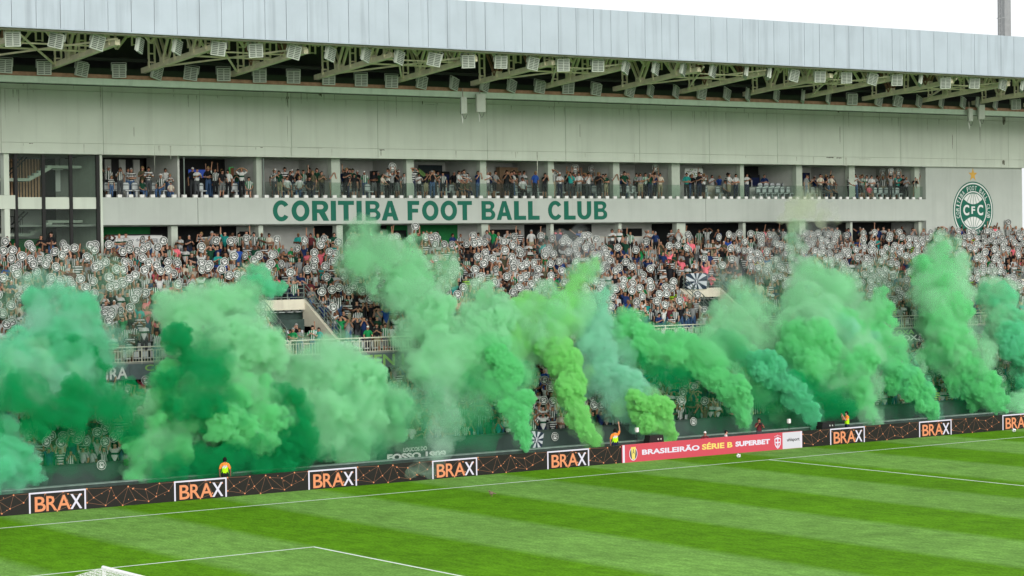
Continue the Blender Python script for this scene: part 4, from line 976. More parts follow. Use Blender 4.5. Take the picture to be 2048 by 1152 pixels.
# --- people on the grass side and behind the boards
GB = None
o = person(Vector((-6.25, 5.15, 0)), 'one_up', 'v', 'n', 'dark', rz=math.pi-.5, where='back to camera beside the lime smoke', vest=True)
o2 = person(Vector((at_y(450, 940, 5.2).x, 5.2, 0)), 'down', 'v', 'k', 'dark', skin=SKINS[3], rz=math.pi-.6, where='back to camera above the second BRAX frame', vest=True)
o3 = person(Vector((10.75, 5.15, 0)), 'phone', 'v', 'n', 'dark', rz=-math.pi/2-.4, where='beside the speaker past the white panel', vest=True)
o4 = person(Vector((3.85, 5.0, 0)), 'camera', 'r', 'gg', 'dark', rz=-.5, where='standing behind the red board above SUPERBET')
c = MB().box(-.09, .09, -.43, -.33, 1.38, 1.50).bar((0, -.43, 1.44), (0, -.68, 1.44), .05, 8); co_ = c.build('camera', 'black', None, o4.location, (0, 0, -.5)); tag(co_, 'black long-lens camera held by the standing photographer behind the red board', 'camera')
person(Vector((-.15, 4.95, 0)), 'crouch', 'r', 'k', 'dark', cap='white cap', rz=-.6, where='low behind the red board near the word BRASILEIRÃO', h=.98)
person(Vector((1.35, 4.95, 0)), 'crouch', 'pw', 'k', 'dark', cap='black cap', rz=.9, where='low behind the red board near SÉRIE', h=.96)

# --- people in the boxes: photo column, pose, shirt, row (0 by the glass, 1 behind, 2 far), size
BOXNAME = ['striped-wall box by stair tower', 'dark box with orange G panel', 'grey box above letters CO', 'box above letters TIBA', 'box above FOOT', 'box above BALL', 'box above CLUB', 'box just past CLUB', 'box with bright poster', 'box with empty seats', 'box with blue screens', 'end box beside crest wall']
BOXP = '''0:215 arm_out sv 1 1.05,222 down sh 0 .72,240 phone sv 0 1,257 down gr 1 1,264 crossed sh 1 1,285 sit g 0 .8,297 clap sh 0 1.02,331 down w 1 1,340 clap sh 0 .8,341 sit c 0 .7
1:385 down k 1 1.04,393 clap wb 0 1,417 crossed k 1 1.08,431 one_up sv 0 1,443 lean k 0 .95,457 down w 0 .95,474 clap g 1 .95,484 on_head wb 0 1.02,498 sit gv 0 .95
2:549 down wb 1 1.02,570 crossed sh 1 1.08,579 lean k 1 .95,597 phone k 1 1.02,574 sit w 0 1,599 sit w 0 1,618 sit k 0 1,617 crossed o 2 1.1,634 down g 1 1.06,655 clap c 1 1,664 phone gr 0 .95
3:688 down n 1 1.04,704 down g 1 1.06,708 down k 0 .85,748 crossed k 1 .98,757 down g 2 1,763 lean c 0 .85,783 hold_up gr 0 .95,797 clap w 1 1,802 on_head k 1 1.05,809 down sv 0 .9,825 on_head sh 0 1.08
4:838 clap w 0 .9,864 phone k 0 1,876 crossed g 2 1.04,886 down sv 0 .95,909 down k 2 1.04,914 lean w 0 1,925 down w 2 1.06,922 sit o 0 1,934 sit o 0 .95,956 phone n 0 1
5:974 clap w 0 1,987 lean gr 0 1.02,1013 phone k 0 1.04,1024 lean k 0 1,1026 down k 2 1.05,1038 down G 2 1.06,1047 down wb 2 1.08,1045 sit w 0 1.05,1068 down b 0 1.02,1067 crossed k 2 1.05,1088 phone k 0 .95,1096 crossed k 1 1
6:1105 on_head sv 0 1.08,1120 crossed w 0 .98,1141 one_up t 0 1,1150 hold_up k 1 1,1158 crossed w 0 1,1167 one_up k 2 1.04,1175 phone w 0 .98,1182 hold_up wb 2 1,1198 clap k 0 1,1212 crossed g 0 .95
7:1229 phone sv 0 1,1247 lean g 0 1.05,1250 down k 2 1,1275 down sh 2 1,1281 crossed gr 0 1,1289 clap gv 0 1,1299 phone g 0 1,1308 hold_up gr 1 1.05,1320 crossed c 0 1,1345 hold_up w 1 1.15
8:1373 crossed t 1 1.05,1384 down k 1 1,1398 clap k 0 1.05,1406 phone wb 0 1,1424 clap w 2 1,1437 down b 2 .98,1452 phone w 2 1,1457 lean w 0 1.02,1471 crossed w 0 1
9:1493 clap wb 1 1.05,1529 crossed n 2 1.05
10:1628 down wb 2 1.02,1640 crossed c 0 1.03,1644 clap c 1 1,1652 down w 1 1,1663 lean c 0 1,1665 one_up k 1 1,1679 clap wb 2 1,1697 lean sh 0 .98
11:1711 clap w 0 1.05,1725 clap g 1 1.06,1743 crossed w 0 1,1738 sit p 0 .8,1754 down wb 2 1.05,1766 hold_up sv 1 1,1780 hold_up gr 0 1,1795 hold_up t 1 1.02,1803 clap k 1 1.05,1812 clap gr 0 .95,1829 phone k 0 .95,1840 hold_up gv 0 .9'''
SH_ALL = ['w', 'wb', 'k', 'k', 'sv', 'sv', 'gv', 'sh', 'g', 'n', 'gr', 'o', 'w']
TK = ['k', 'k', 'j', 'n', 'ks', 'kh', 'gs', 'j', 'gg']
for line in BOXP.split('\n'):
    bi, rest = line.split(':'); bi = int(bi)
    for e in rest.split(','):
        px, pose, sh, row, h = e.split(); row = int(row); Y = (25.75, 26.6, 27.8)[row]
        p = at_y(float(px), 370, Y); p.z = 14.485+(.0 if row == 0 else .16*0)
        hr = rnd.choice(['dark', 'dark', 'brown', 'dark', 'fair', 'grey']); cap = rnd.choice(['white cap', 'black cap']) if rnd.random() < .1 else None
        rz = rnd.uniform(-.75, .05)
        if pose in ('arm_out', 'lean'): rz = rnd.uniform(-.1, .7)
        o = person(p, pose, sh, rnd.choice(TK), hr, cap, h=float(h), rz=rz, tilt=rnd.uniform(-.06, .12), where='in '+BOXNAME[bi], group='spectators in the glazed boxes')
        if pose == 'hold_up':
            hh = float(h); d = Vector((math.sin(-rz)*-1, -math.cos(rz), 0))
            sign(p+Vector((math.sin(rz)*.18, -math.cos(rz)*.18, 2.02*hh)), rz+rnd.uniform(-.2, .2), rnd.uniform(-.25, .1), rnd.uniform(-.4, .4), 'round club sign held up by a spectator in the '+BOXNAME[bi])
for bi, (a, b) in enumerate(BAYX):
    if bi in (9,): continue
    for q in range((7 if bi < 6 else 9) if bi > 1 else 2):
        row = rnd.choice([0, 0, 1, 1, 2]); x = rnd.uniform(a+.35, b-.35)
        person(Vector((x, (25.85, 26.7, 27.9)[row]+rnd.uniform(-.1, .25), 14.485)), rnd.choice(['clap', 'down', 'crossed', 'phone', 'one_up', 'clap', 'sit'] if row == 0 else ['clap', 'down', 'crossed', 'phone', 'one_up']), rnd.choice(SH_ALL), rnd.choice(TK), rnd.choice(['dark', 'brown', 'dark', 'fair']), rnd.choice(['black cap', 'white cap']) if rnd.random() < .15 else None, h=rnd.uniform(.92, 1.07), rz=rnd.uniform(-1.3, .6), where='in '+BOXNAME[bi], group='spectators in the glazed boxes', tilt=rnd.uniform(-.06, .10))
# poster, screens, fridges, counters in the boxes
def sub(name, m_, label, cat, x0, x1, y0, y1, z0, z1, group=None):
    o = MB().box(x0, x1, y0, y1, z0, z1).build(name, m_); tag(o, label, cat, group); return o
def bxx(px, Y=29.4): return at_y(px, 370, Y).x
def screen(px0, px1, z0, z1, m_, label, Y=29.4):
    o = sub('wall_screen', 'black', label, 'screen', bxx(px0, Y), bxx(px1, Y), Y, Y+.08, z0, z1)
    box('display', m_, o, bxx(px0, Y)+.04, bxx(px1, Y)-.04, Y-.004, Y-.001, z0+.04, z1-.04); return o
screen(376, 414, 15.75, 16.3, 'screenblue', 'blue glowing screen on the back wall of the dark box')
screen(485, 500, 15.3, 16.6, 'screengreen', 'tall green lit display at the back of the dark box')
screen(1568, 1587, 15.5, 16.4, 'navy', 'dark blue wall screen above the wooden shelf of the empty-seat box')
screen(1606, 1620, 15.55, 16.5, 'navy', 'narrow dark blue screen beside the column of the next box')
screen(1648, 1672, 15.4, 16.0, 'navy', 'dark blue screen on the back wall behind spectators')
o = sub('panel_sign', 'orangepanel', 'orange panel with white letter G and green frame in the dark box', 'sign', bxx(461, 28.5), bxx(480, 28.5), 28.5, 28.6, 14.9, 16.35)
put_text('lettering', 'G', 'ledwhite', o, bxx(467, 28.5), bxx(474, 28.5), 15.5, 15.9, 28.5, .03); box('green_edge', 'screengreen', o, bxx(461, 28.5)-.05, bxx(461, 28.5), 28.49, 28.6, 14.9, 16.4); box('green_edge', 'screengreen', o, bxx(461, 28.5), bxx(480, 28.5), 28.49, 28.6, 16.353, 16.4)
o = sub('poster', 'bannerwhite', 'bright white poster with coloured specks hung in the box past CLUB', 'poster', bxx(1370, 27.2), bxx(1406, 27.2), 27.2, 27.23, 16.05, 16.6)
for k in range(34):
    x = rnd.uniform(bxx(1371, 27.2), bxx(1404, 27.2)-.06); z = rnd.uniform(16.08, 16.52); box('print', rnd.choice(['letter', 'bannergreen', 'black', 'orangepanel', 'cloth_dark']), o, x, x+rnd.uniform(.03, .12), 27.196-.001*(k % 3), 27.199, z, z+rnd.uniform(.03, .07))
for px, Y, lab in ((1510, 29.0, 'dark drinks fridge at the back of the empty-seat box'), (762, 29.0, 'black drinks fridge in the box above TIBA'), (888, 29.0, 'glass-fronted drinks fridge in the box above FOOT'), (632, 29.0, 'blue drinks fridge at the back of the grey box')):
    x = bxx(px, Y); o = sub('fridge', 'black' if px != 632 else 'navy', lab, 'fridge', x-.45, x+.45, Y, Y+.55, 14.49, 16.3); box('door', 'navy', o, x-.38, x+.38, Y-.03, Y-.002, 14.6, 16.1); box('light_strip', 'white', o, x-.36, x-.30, Y-.04, Y-.031, 14.8, 15.9)
for px0, px1, Y, m_, z1, lab in ((1410, 1470, 27.4, 'vom', 15.45, 'pale counter in the box with the bright poster'), (1500, 1594, 27.3, 'room', 15.35, 'low pale wall behind the empty seat rows'), (1560, 1596, 28.8, 'wood', 15.4, 'wooden shelf below the dark blue screen'), (1000, 1040, 29.0, 'wood', 16.6, 'brown wood panel at the back of the box above BALL')):
    o = sub('counter', m_, lab, 'counter', bxx(px0, Y), bxx(px1, Y), Y, Y+.4, 14.49, z1); box('counter_top', 'concrete', o, bxx(px0, Y)-.03, bxx(px1, Y)+.03, Y-.04, Y+.42, z1+.002, z1+.05)
for a, b, lab in ((640, 664, 'navy curtain panel at the end of the grey box'), (790, 812, 'navy curtain panel in the box above TIBA'), (1440, 1482, 'black curtain panel in the box with the poster')):
    sub('curtain', 'navy' if a < 1000 else 'roomblack', lab, 'curtain', bxx(a, 28.6), bxx(b, 28.6), 28.6, 28.7, 14.49, 16.88)
o = sub('green_reflection', 'bannerdark', 'dark green painted reflection with a paler diagonal in the box above FOOT', 'flag', bxx(838, 29.3), bxx(885, 29.3), 29.3, 29.33, 14.9, 16.7)  # a greenish reflection, painted as a thin panel with a diagonal
MB().add([(bxx(838, 29.3), 29.29, 16.5), (bxx(838, 29.3), 29.29, 16.2), (bxx(880, 29.3), 29.29, 15.1), (bxx(880, 29.3), 29.29, 15.4)], [(0, 1, 2, 3)]).build('reflection_stripe', 'bannergreen', o)
for px, z in ((951, 15.9), (1072, 15.95), (1222, 15.8), (1694, 15.6)):
    sub('wall_vent', 'louvre', 'small dark square vent on the box wall above %s' % under(bxx(px)), 'vent', bxx(px, 28.9)-.14, bxx(px, 28.9)+.14, 28.86, 28.9, z, z+.4)
# concourse counters with white sign
o = sub('counter', 'bannerwhite', 'white counter front with dark serif lettering below the blank band start', 'counter', -25.25, -21.95, 26.5, 26.9, 10.56, 12.4)
put_text('lettering', 'espaço de', 'cloth_dark', o, -24.6, -23.3, 12.0, 12.25, 26.5, 0); put_text('lettering', 'COXACEFRUS', 'cloth_dark', o, -23.2, -22.05, 11.92, 12.22, 26.5, .01)
box('counter_top', 'black', o, -25.3, -21.9, 26.45, 26.95, 12.403, 12.47)
o = sub('counter', 'wood', 'wooden counter front in the opening before the lettering CORITIBA', 'counter', -19.3, -16.4, 26.6, 27.1, 10.56, 12.2); box('counter_top', 'vom', o, -19.35, -16.37, 26.55, 27.15, 12.203, 12.27)
for px, lab in ((1010, 'pale counter below the word BALL'), (1190, 'pale serving counter below the word CLUB'), (1285, 'white shelf unit below the blank band past CLUB')):
    x = at_y(px, 470, 26.8).x; o = sub('counter', 'room', lab, 'counter', x-1.3, x+1.3, 26.8, 27.3, 10.56, 12.0); box('counter_top', 'vom', o, x-1.33, x+1.33, 26.75, 27.35, 12.003, 12.06)

for px, py, lab in ((1110, 873, 'round club sign hung on the front wall beside the small starburst flag'), (203, 930, 'round club sign hung low on the front wall behind the first BRAX frame'), (1387, 843, 'round club sign leaning over the front wall above the word BRASILEIRÃO')):
    tag(link('club_sign', SIGN_ME, None, at_y(px, py, 8.9), (-.1, rnd.uniform(-.3, .3), 0)), lab, 'sign', 'round white club signs held up by the crowd')
NSIGN[0] += 3
p = at_y(676, 693, 14.93)
o = MB().prism([(p.x-.36, p.z-.22), (p.x+.36, p.z-.24), (p.x+.37, p.z+.24), (p.x-.36, p.z+.25)], 14.90, 14.93).build('cloth', 'cloth_white'); tag(o, 'plain white cloth hung over the railing below the stair opening', 'cloth')
p = at_y(564, 579, 18.98)
o = MB().box(p.x-.36, p.x+.36, 18.94, 18.97, p.z-.17, p.z+.17).build('exit_sign', 'bannerdark'); tag(o, 'small dark sign reading SAÍDA on the stair opening rail', 'sign')
put_text('lettering', 'SAÍDA', 'bannerwhite', o, p.x-.25, p.x+.25, p.z-.08, p.z+.10, 18.94, .02)
p = at_y(2028, 862, 2.6); tag(link('football', me_ball, None, (p.x, 2.6, .12)), 'white football lying before the last BRAX frame', 'ball')
# --- seats
def seat_arrays():
    q = MB(); q.box(-.21, .21, -.20, .20, .40, .45).prism([(-.21, .46), (.21, .46), (.21, .80), (.13, .86), (-.13, .86), (-.21, .80)], .17, .205).box(-.04, .04, -.05, .10, 0, .40); return q
def seat(loc, label, group):
    o = link('stadium_seat', SEAT_PAN, None, loc); tag(o, label, 'seat', group); link('backrest', SEAT_BACK, o); link('backrest_pad', SEAT_PAD, o)
SEAT_PAN = MB().box(-.21, .21, -.20, .17, .40, .45).box(-.05, .05, -.05, .10, 0, .397).mesh('stadium_seat'); SEAT_PAN.materials.append(M['seat'])
SEAT_BACK = MB().prism([(-.23, .43), (.23, .43), (.23, .80), (.14, .90), (-.14, .90), (-.23, .80)], .18, .215).mesh('backrest'); SEAT_BACK.materials.append(M['seatdark'])
SEAT_PAD = MB().prism([(-.17, .50), (.17, .50), (.17, .72), (-.17, .72)], .165, .178).prism([(-.20, .78), (.20, .78), (.12, .87), (-.12, .87)], .165, .178).mesh('backrest_pad'); SEAT_PAD.materials.append(M['seat'])
for bi, (a, b) in enumerate(BAYX):
    if bi == 9: continue
    x = a+.4+rnd.uniform(0, .3)
    while x < b-.35:
        if rnd.random() < .75: seat((x, 26.15, 14.485), 'pale seat with dark shell by the glass of the '+BOXNAME[bi], 'seats in the glazed boxes')
        x += .56
for r_i in range(2):
    for k in range(7):
        seat((at_y(1520+k*12+r_i*4, 380, 26.1+r_i*.75).x, 26.1+r_i*.75, 14.485+.28*r_i), 'empty pale seat in the %s row below the low pale box wall' % ('front' if r_i == 0 else 'rear'), 'seats in the glazed boxes')

# --- the crowd on the terraces
def in_vom(x, y): return any(a-.45 < x < b+.45 for a, b in VOM) and y < 19.6
SH_W = ['w']*12+['wb']*11+['k']*20+['sv']*15+['gv']*9+['sh']*9+['g']*7+['G']*2+['n']*5+['b']*2+['gr']*6+['o']*3+['c']*3+['p']*2+['t']*1+['y']*2+['r']*2
def sign_prob(x, k):
    if x < -26: return .58
    if x < -13: return .40
    if x < 8.5: return .50
    if x < 17.2: return .22
    return .74
PLACES = []                                 # (x, y, z, tier, row)
for k in range(NROW+2):
    x = X0+18+rnd.random()*.4
    while x < X1-8:
        y = row_y(k)+.40 if k < NROW else (24.75 if k == NROW else 25.5); z = row_z(k) if k < NROW else 10.755
        dens = .95 if k < NROW else (.34 if x < 38 else 0)
        if k == NROW+1: dens = .3 if x < 38 else 0
        if 8.6 < x < 17 and k < NROW: dens = .62
        if -17 < x < -13 and k < 7: dens = .7
        if k == 0: dens *= .8
        if x > 38 and k == NROW: dens = .6
        if rnd.random() < dens and not in_vom(x, y): PLACES.append((x+rnd.uniform(-.08, .08), y+rnd.uniform(-.08, .08), z, 'upper', k))
        x += rnd.uniform(.42, .55)
for a, b in VOM:                            # people in and at the mouth of the stair openings
    for _ in range(7): PLACES.append((rnd.uniform(a+.3, b-.3), rnd.uniform(15.45, 18.2), 5.59, 'opening', 0))
for k in range(LROW):
    x = X0+18+rnd.random()*.4
    while x < X1-8:
        if rnd.random() < .86: PLACES.append((x+rnd.uniform(-.08, .08), low_y(k)+.36+rnd.uniform(-.08, .08), low_z(k), 'lower', k))
        x += rnd.uniform(.48, .64)
FX = lambda x, y: math.atan2(-(x-CAM[0]), -(CAM[1]-y))       # facing angle that looks at the camera
def choose(pl):
    x, y, z, tier, k = pl; r = rnd.random()
    sp = sign_prob(x, k)*(.85 if tier == 'upper' else .6) if tier != 'opening' else .15
    if tier == 'upper' and k >= NROW: sp *= .12
    if tier == 'upper' and k == 0: sp *= .4
    if r < sp: pose = 'hold_up' if rnd.random() < .8 else 'one_up'
    else: pose = rnd.choice(['clap']*4+['down']*3+['one_up']*2+['phone']*2+['crossed']*2+['on_head', 'arm_out']+(['lean']*5 if k == 0 and tier == 'upper' else []))
    return pose, r < sp
VIS = {'upper': lambda x, k: (k >= NROW) or k == 0, 'opening': lambda x, k: True, 'lower': lambda x, k: k == 0}
cand = [i for i, p in enumerate(PLACES) if -35 < p[0] < 49 and VIS[p[3]](p[0], p[4])]
rnd.shuffle(cand)
def rank(i):
    x, y, z, tier, k = PLACES[i]
    return (0 if tier == 'opening' and x < 20 else 1 if tier == 'upper' and k == 0 and (-24 < x < -12 or -1 < x < 16) else 2 if tier == 'upper' and k >= NROW else 3 if tier == 'upper' else 4)
cand.sort(key=rank)
ROOM = 299-len(PERSONS)
own = set(cand[:ROOM])
groups = {}; SIGNS = []
for i, pl in enumerate(PLACES):
    x, y, z, tier, k = pl
    if not -42 < x < 56: continue
    pose, has_sign = choose(pl)
    rz = -.62+rnd.uniform(-.5, .6)
    if pose == 'lean': rz = rnd.uniform(-.5, .2)
    h = rnd.choice([.93, .97, 1., 1.02, 1.05])*rnd.uniform(.97, 1.03)
    shirt = rnd.choice(SH_W); tr = rnd.choice(TK); hair = rnd.choice(['dark', 'dark', 'dark', 'brown', 'brown', 'fair', 'grey'])
    rowname = {'upper': ('%s upper row' % ordn(k) if 0 < k < NROW else 'balcony railing' if k == 0 else 'concourse' if k == NROW else 'concourse back'), 'opening': 'stair opening', 'lower': '%s lower row' % ordn(k)}[tier]
    u = under(x)
    if i in own:
        person(Vector((x, y, z)), pose, shirt, tr, hair, rnd.choice(list(CAPS)) if rnd.random() < .12 else None, h=h, rz=rz, where='at the %s below %s' % (rowname, u), group='spectators standing on the terraces')
    else:
        groups.setdefault(pose, []).append((x, y, z, rz, h, shirt, tr, hair))
    if has_sign:
        off = .19 if pose == 'hold_up' else .16; zz = (2.02 if pose == 'hold_up' else 2.10)*h+rnd.uniform(-.04, .05)
        sx = 0 if pose == 'hold_up' else -.2
        SIGNS.append((Vector((x+math.sin(rz)*off+math.cos(rz)*sx, y-math.cos(rz)*off+math.sin(rz)*sx, z+zz)), rz+rnd.uniform(-.3, .3), rnd.uniform(-.35, .12), rnd.uniform(-.6, .6), 'club sign over %s, %s below %s' % (SHIRTS[shirt][0], rowname, u), (tier == 'lower')*60+(x < -12 and k < 5)*60+(k < 3)*25))
SIGNS.sort(key=lambda q: (q[0]-Vector(CAM)).length+q[5])
for q in SIGNS: sign(*q[:5])
Vs, Ts, C1, C2, MD, RS = [], [], [], [], [], []; base = 0
for pose, lst in groups.items():
    tp = temp(pose, False); V, T, L = tp['V'], tp['T'], tp['L']; nv = len(V)
    for (x, y, z, rz, h, shirt, tr, hair) in lst:
        c, s = math.cos(rz), math.sin(rz); P = V*h*np.array([rnd.uniform(.95, 1.08), 1, 1])
        Vs.append(np.stack([P[:, 0]*c-P[:, 1]*s+x, P[:, 0]*s+P[:, 1]*c+y, P[:, 2]+z], 1)); Ts.append(T+base); base += nv
        sk = np.array(rnd.choice(SKINS)); hc = HAIRS[hair]
        if rnd.random() < .12: hc = rnd.choice(list(CAPS.values()))
        a, b, m_ = face_cols(L, SHIRTS[shirt], TROUS[tr][1], sk, hc, tr in ('kh', 'gs', 'ks')); j = rnd.uniform(.8, 1.1)
        C1.append(a*j); C2.append(b*j); MD.append(m_); RS.append(V)
me = tri_mesh('crowd', np.vstack(Vs), np.vstack(Ts), np.vstack(C1), np.vstack(C2), np.concatenate(MD), np.vstack(RS))
tag(link('crowd', me), 'dense crowd in green, white and black shirts filling both terraces', 'crowd', None, 'stuff')
print('crowd', sum(map(len, groups.values())), 'persons', len(PERSONS), 'signs', NSIGN[0], len(SIGN_STUFF))
Vs, Ts, Cs = [], [], []; base = 0
for loc, rz, rx, ry in SIGN_STUFF:
    m_ = np.array((Matrix.Rotation(rz, 3, 'Z') @ Matrix.Rotation(ry, 3, 'Y') @ Matrix.Rotation(rx, 3, 'X'))); Vs.append(SV@m_.T+np.array(loc)); Ts.append(ST+base); base += len(SV); Cs.append(SC_*rnd.uniform(.85, 1.05))
if Vs:
    C = np.vstack(Cs); me = tri_mesh('club_signs', np.vstack(Vs), np.vstack(Ts), C, C, np.zeros(len(C)), np.vstack(Vs), smooth=False)
    tag(link('signs_in_the_crowd', me), 'many more round white club signs among the packed crowd', 'signs', None, 'stuff')
# terrace seats, mostly hidden by the people standing before them: one mass
sm = MB(); 
for tier, n_, fy, fz in (('u', NROW, row_y, row_z), ('l', LROW, low_y, low_z)):
    for k in range(n_):
        x = -40.
        while x < 54:
            if not (tier == 'u' and in_vom(x, fy(k)+.6)):
                y = fy(k)+.62; z = fz(k); sm.box(x-.2, x+.2, y-.30, y-.02, z+.38, z+.43).prism([(x-.2, z+.45), (x+.2, z+.45), (x+.19, z+.74), (x-.19, z+.74)], y, y+.04)
            x += .53
o = sm.build('terrace_seats', 'seat'); tag(o, 'rows of pale plastic seats across both terraces', 'seats', None, 'stuff')

# labels: each built up until it is the only one of its kind
used = {}
def cand_labels(p):
    who = 'person in '+p['shirt']; head_ = p['cap'] or (p['hair']+' hair')
    yield '%s %s %s' % (who, ACT[p['pose']], p['where'])
    yield '%s and %s %s' % (who, p['tr'], p['where'])
    yield '%s with %s %s' % (who, head_, p['where'])
    yield 'person in %s with %s %s' % (p['tr'], head_, p['where'])
    yield '%s and %s, %s, %s' % (who, p['tr'], head_, p['where'])
    for w in ('second', 'third', 'fourth', 'fifth', 'sixth', 'seventh', 'eighth'):
        yield '%s %s %s' % (w, who, p['where'])
        yield '%s %s from the stair tower %s' % (w, who, p['where'])
for p in sorted(PERSONS, key=lambda q: q['x']):
    opts = [l for l in cand_labels(p) if l not in used]
    short_ = [l for l in opts if len(l.split()) <= 16]
    l = (short_ or opts)[0]; used[l] = 1
    tag(p['o'], l, 'person', p['group'])

# ------------------------------------------------------------------ smoke: billowing hulls filled with dense coloured air
def smoke_mat(name, col, dens, vary=0., scale=.5, lo=.42, hi=.62, emis=0):
    m = bpy.data.materials.new(name); m.use_nodes = True; nt = m.node_tree; nt.nodes.clear()
    o = nt.nodes.new('ShaderNodeOutputMaterial'); v = nt.nodes.new('ShaderNodeVolumePrincipled')
    v.inputs['Color'].default_value = (*col, 1); v.inputs['Density'].default_value = dens; v.inputs['Anisotropy'].default_value = 0
    nt.links.new(v.outputs[0], o.inputs['Volume'])
    if vary:
        t = nt.nodes.new('ShaderNodeTexCoord'); n = nt.nodes.new('ShaderNodeTexNoise'); n.inputs['Scale'].default_value = scale; n.inputs['Detail'].default_value = 3; n.inputs['Distortion'].default_value = .5
        r = nt.nodes.new('ShaderNodeMapRange'); r.inputs[1].default_value = lo; r.inputs[2].default_value = hi; r.inputs[3].default_value = dens*(1-vary); r.inputs[4].default_value = dens*(1+vary)
        nt.links.new(t.outputs['Object'], n.inputs['Vector']); nt.links.new(n.outputs[0], r.inputs[0]); nt.links.new(r.outputs[0], v.inputs['Density'])
    else:
        m.cycles.homogeneous_volume = True
    return m
def tex(kind, size):
    t = bpy.data.textures.new('puff', kind); t.noise_scale = size
    if kind == 'VORONOI': t.distance_metric = 'DISTANCE_SQUARED'; t.noise_intensity = 1.1
    else: t.noise_depth = 3
    return t
def hull(pts, seed, voxel, bill, grow=0., puffs=3, spread=.38, soft=False):
    """pts: (centre, radius) along the plume; puffs of random size are merged into one skin, then billowed."""
    rn = random.Random(seed); bm = bmesh.new()
    for (a, ra), (b, rb) in zip(pts, pts[1:]+[(pts[-1][0], pts[-1][1])]):
        L = (b-a).length; n = max(1, int(L/(.38*min(ra, rb)))) if L > 0 else 1
        for i in range(n):
            t = i/n; r = ra*(1-t)+rb*t; p = a.lerp(b, t)
            for j in range(puffs):
                q = p+Vector((rn.gauss(0, 1), rn.gauss(0, 1)*.8, rn.gauss(0, 1)))*r*spread
                bmesh.ops.create_icosphere(bm, subdivisions=2, radius=max(.05, r*rn.uniform(.42, .78)+grow), matrix=Matrix.Translation(q))
    me = bpy.data.meshes.new('h'); bm.to_mesh(me); bm.free()
    o = bpy.data.objects.new('h', me); COL.objects.link(o)
    rm = o.modifiers.new('r', 'REMESH'); rm.mode = 'VOXEL'; rm.voxel_size = voxel
    rr = sum(r for _, r in pts)/len(pts)
    for sz, st, kd in ((rr*.75, bill*.55, 'VORONOI'), (rr*.36, bill*.42, 'VORONOI'), (rr*.17, bill*.24, 'VORONOI'), (rr*.09, bill*.10, 'VORONOI'), (rr*.5, bill*.40 if soft else bill*.12, 'CLOUDS')):
        d = o.modifiers.new('d', 'DISPLACE'); d.texture = tex(kd, max(sz, voxel*1.5)); d.strength = -st if kd == 'VORONOI' else st; d.mid_level = .3 if kd == 'VORONOI' else .5; d.texture_coords = 'GLOBAL'
    bpy.context.view_layer.update()
    m2 = bpy.data.meshes.new_from_object(o.evaluated_get(bpy.context.evaluated_depsgraph_get()))
    bpy.data.objects.remove(o); bpy.data.meshes.remove(me)
    m2.materials.clear(); return m2
SMOKE_FACES = 0
SMK = {}
def smat(kind, dens, vary=0, scale=.5, lo=.42, hi=.62):
    k = (kind, dens, vary, scale, lo, hi)
    if k not in SMK: SMK[k] = smoke_mat('smoke_'+kind, SMOKECOL[kind], dens, vary, scale, lo, hi)
    return SMK[k]
SMOKECOL = dict(mid=(.31, .852, .44), lime=(.43, .885, .37), teal=(.26, .81, .53), pale=(.50, .893, .60), aqua=(.45, .84, .66), dark=(.02, .49, .18), grey=(.60, .87, .70), blue=(.86, .94, .95), straw=(.85, .95, .70))  # dark: the shade of thick smoke put into its colour
def plume(label, pts, kind, dens, bill=.5, voxel=.11, halo=None, vary=0, core=None, seed=None, scale=.5):
    """pts: (photo x, photo y, radius in photo px, plane y)"""
    global SMOKE_FACES
    P = []
    for (px, py, r, Y) in pts:
        c = at_y(px, py, Y); d = (c-Vector(CAM)).length; P.append((c, r*d/FPX*1.0))
    seed = seed if seed is not None else len(SMK)*7+len(pts)+int(pts[0][0])
    rr = sum(r for _, r in P)/len(P)
    me = hull(P, seed, voxel, bill*rr, 0, soft=bool(vary)); me.materials.append(smat(kind, dens, vary, scale)); me.name = 'smoke_plume'
    o = link('smoke_plume', me); tag(o, label, 'smoke', 'green smoke plumes along the pitch edge'); SMOKE_FACES += len(me.polygons)
    if halo:
        hk, hd, hg = halo; mh = hull(P, seed+1, max(voxel*1.4, .14), bill*rr*.9, hg*rr, soft=True); mh.materials.append(smat(hk, hd, .9, .6)); link('smoke_veil', mh, o); SMOKE_FACES += len(mh.polygons)
    return o
#SMOKE
plume('thin dark green smoke column rising beside the small starburst flag', [(1054, 897, 9, 6), (1046, 870, 15, 6.4), (1034, 835, 22, 7), (1018, 800, 27, 7.6), (1006, 765, 32, 8.2), (1000, 730, 38, 9)], 'mid', 8, .65, .06, ('mid', .4, .35))
plume('lime green smoke column leaning from the steward up to a tall tip', [(1194, 887, 9, 6), (1180, 868, 18, 6.3), (1158, 845, 24, 6.8), (1143, 812, 24, 7.4), (1138, 775, 28, 8), (1130, 738, 34, 8.6), (1112, 695, 42, 9.4)], 'lime', 10, .65, .06, ('lime', .35, .3))
plume('tall lime smoke finger pointing up to the blue haze below CLUB', [(1110, 690, 44, 9.4), (1125, 645, 44, 10), (1150, 595, 28, 11), (1163, 555, 22, 11.6), (1185, 528, 14, 12)], 'lime', 1.5, .65, .09, ('pale', .5, .45), .9)
plume('lime smoke bank spreading to a rounded head above the railing', [(1130, 640, 36, 11), (1085, 612, 34, 11), (1055, 640, 44, 11), (1010, 665, 50, 11), (1040, 705, 54, 10.6)], 'lime', 1.8, .55, .12, ('pale', .45, .35), .7)
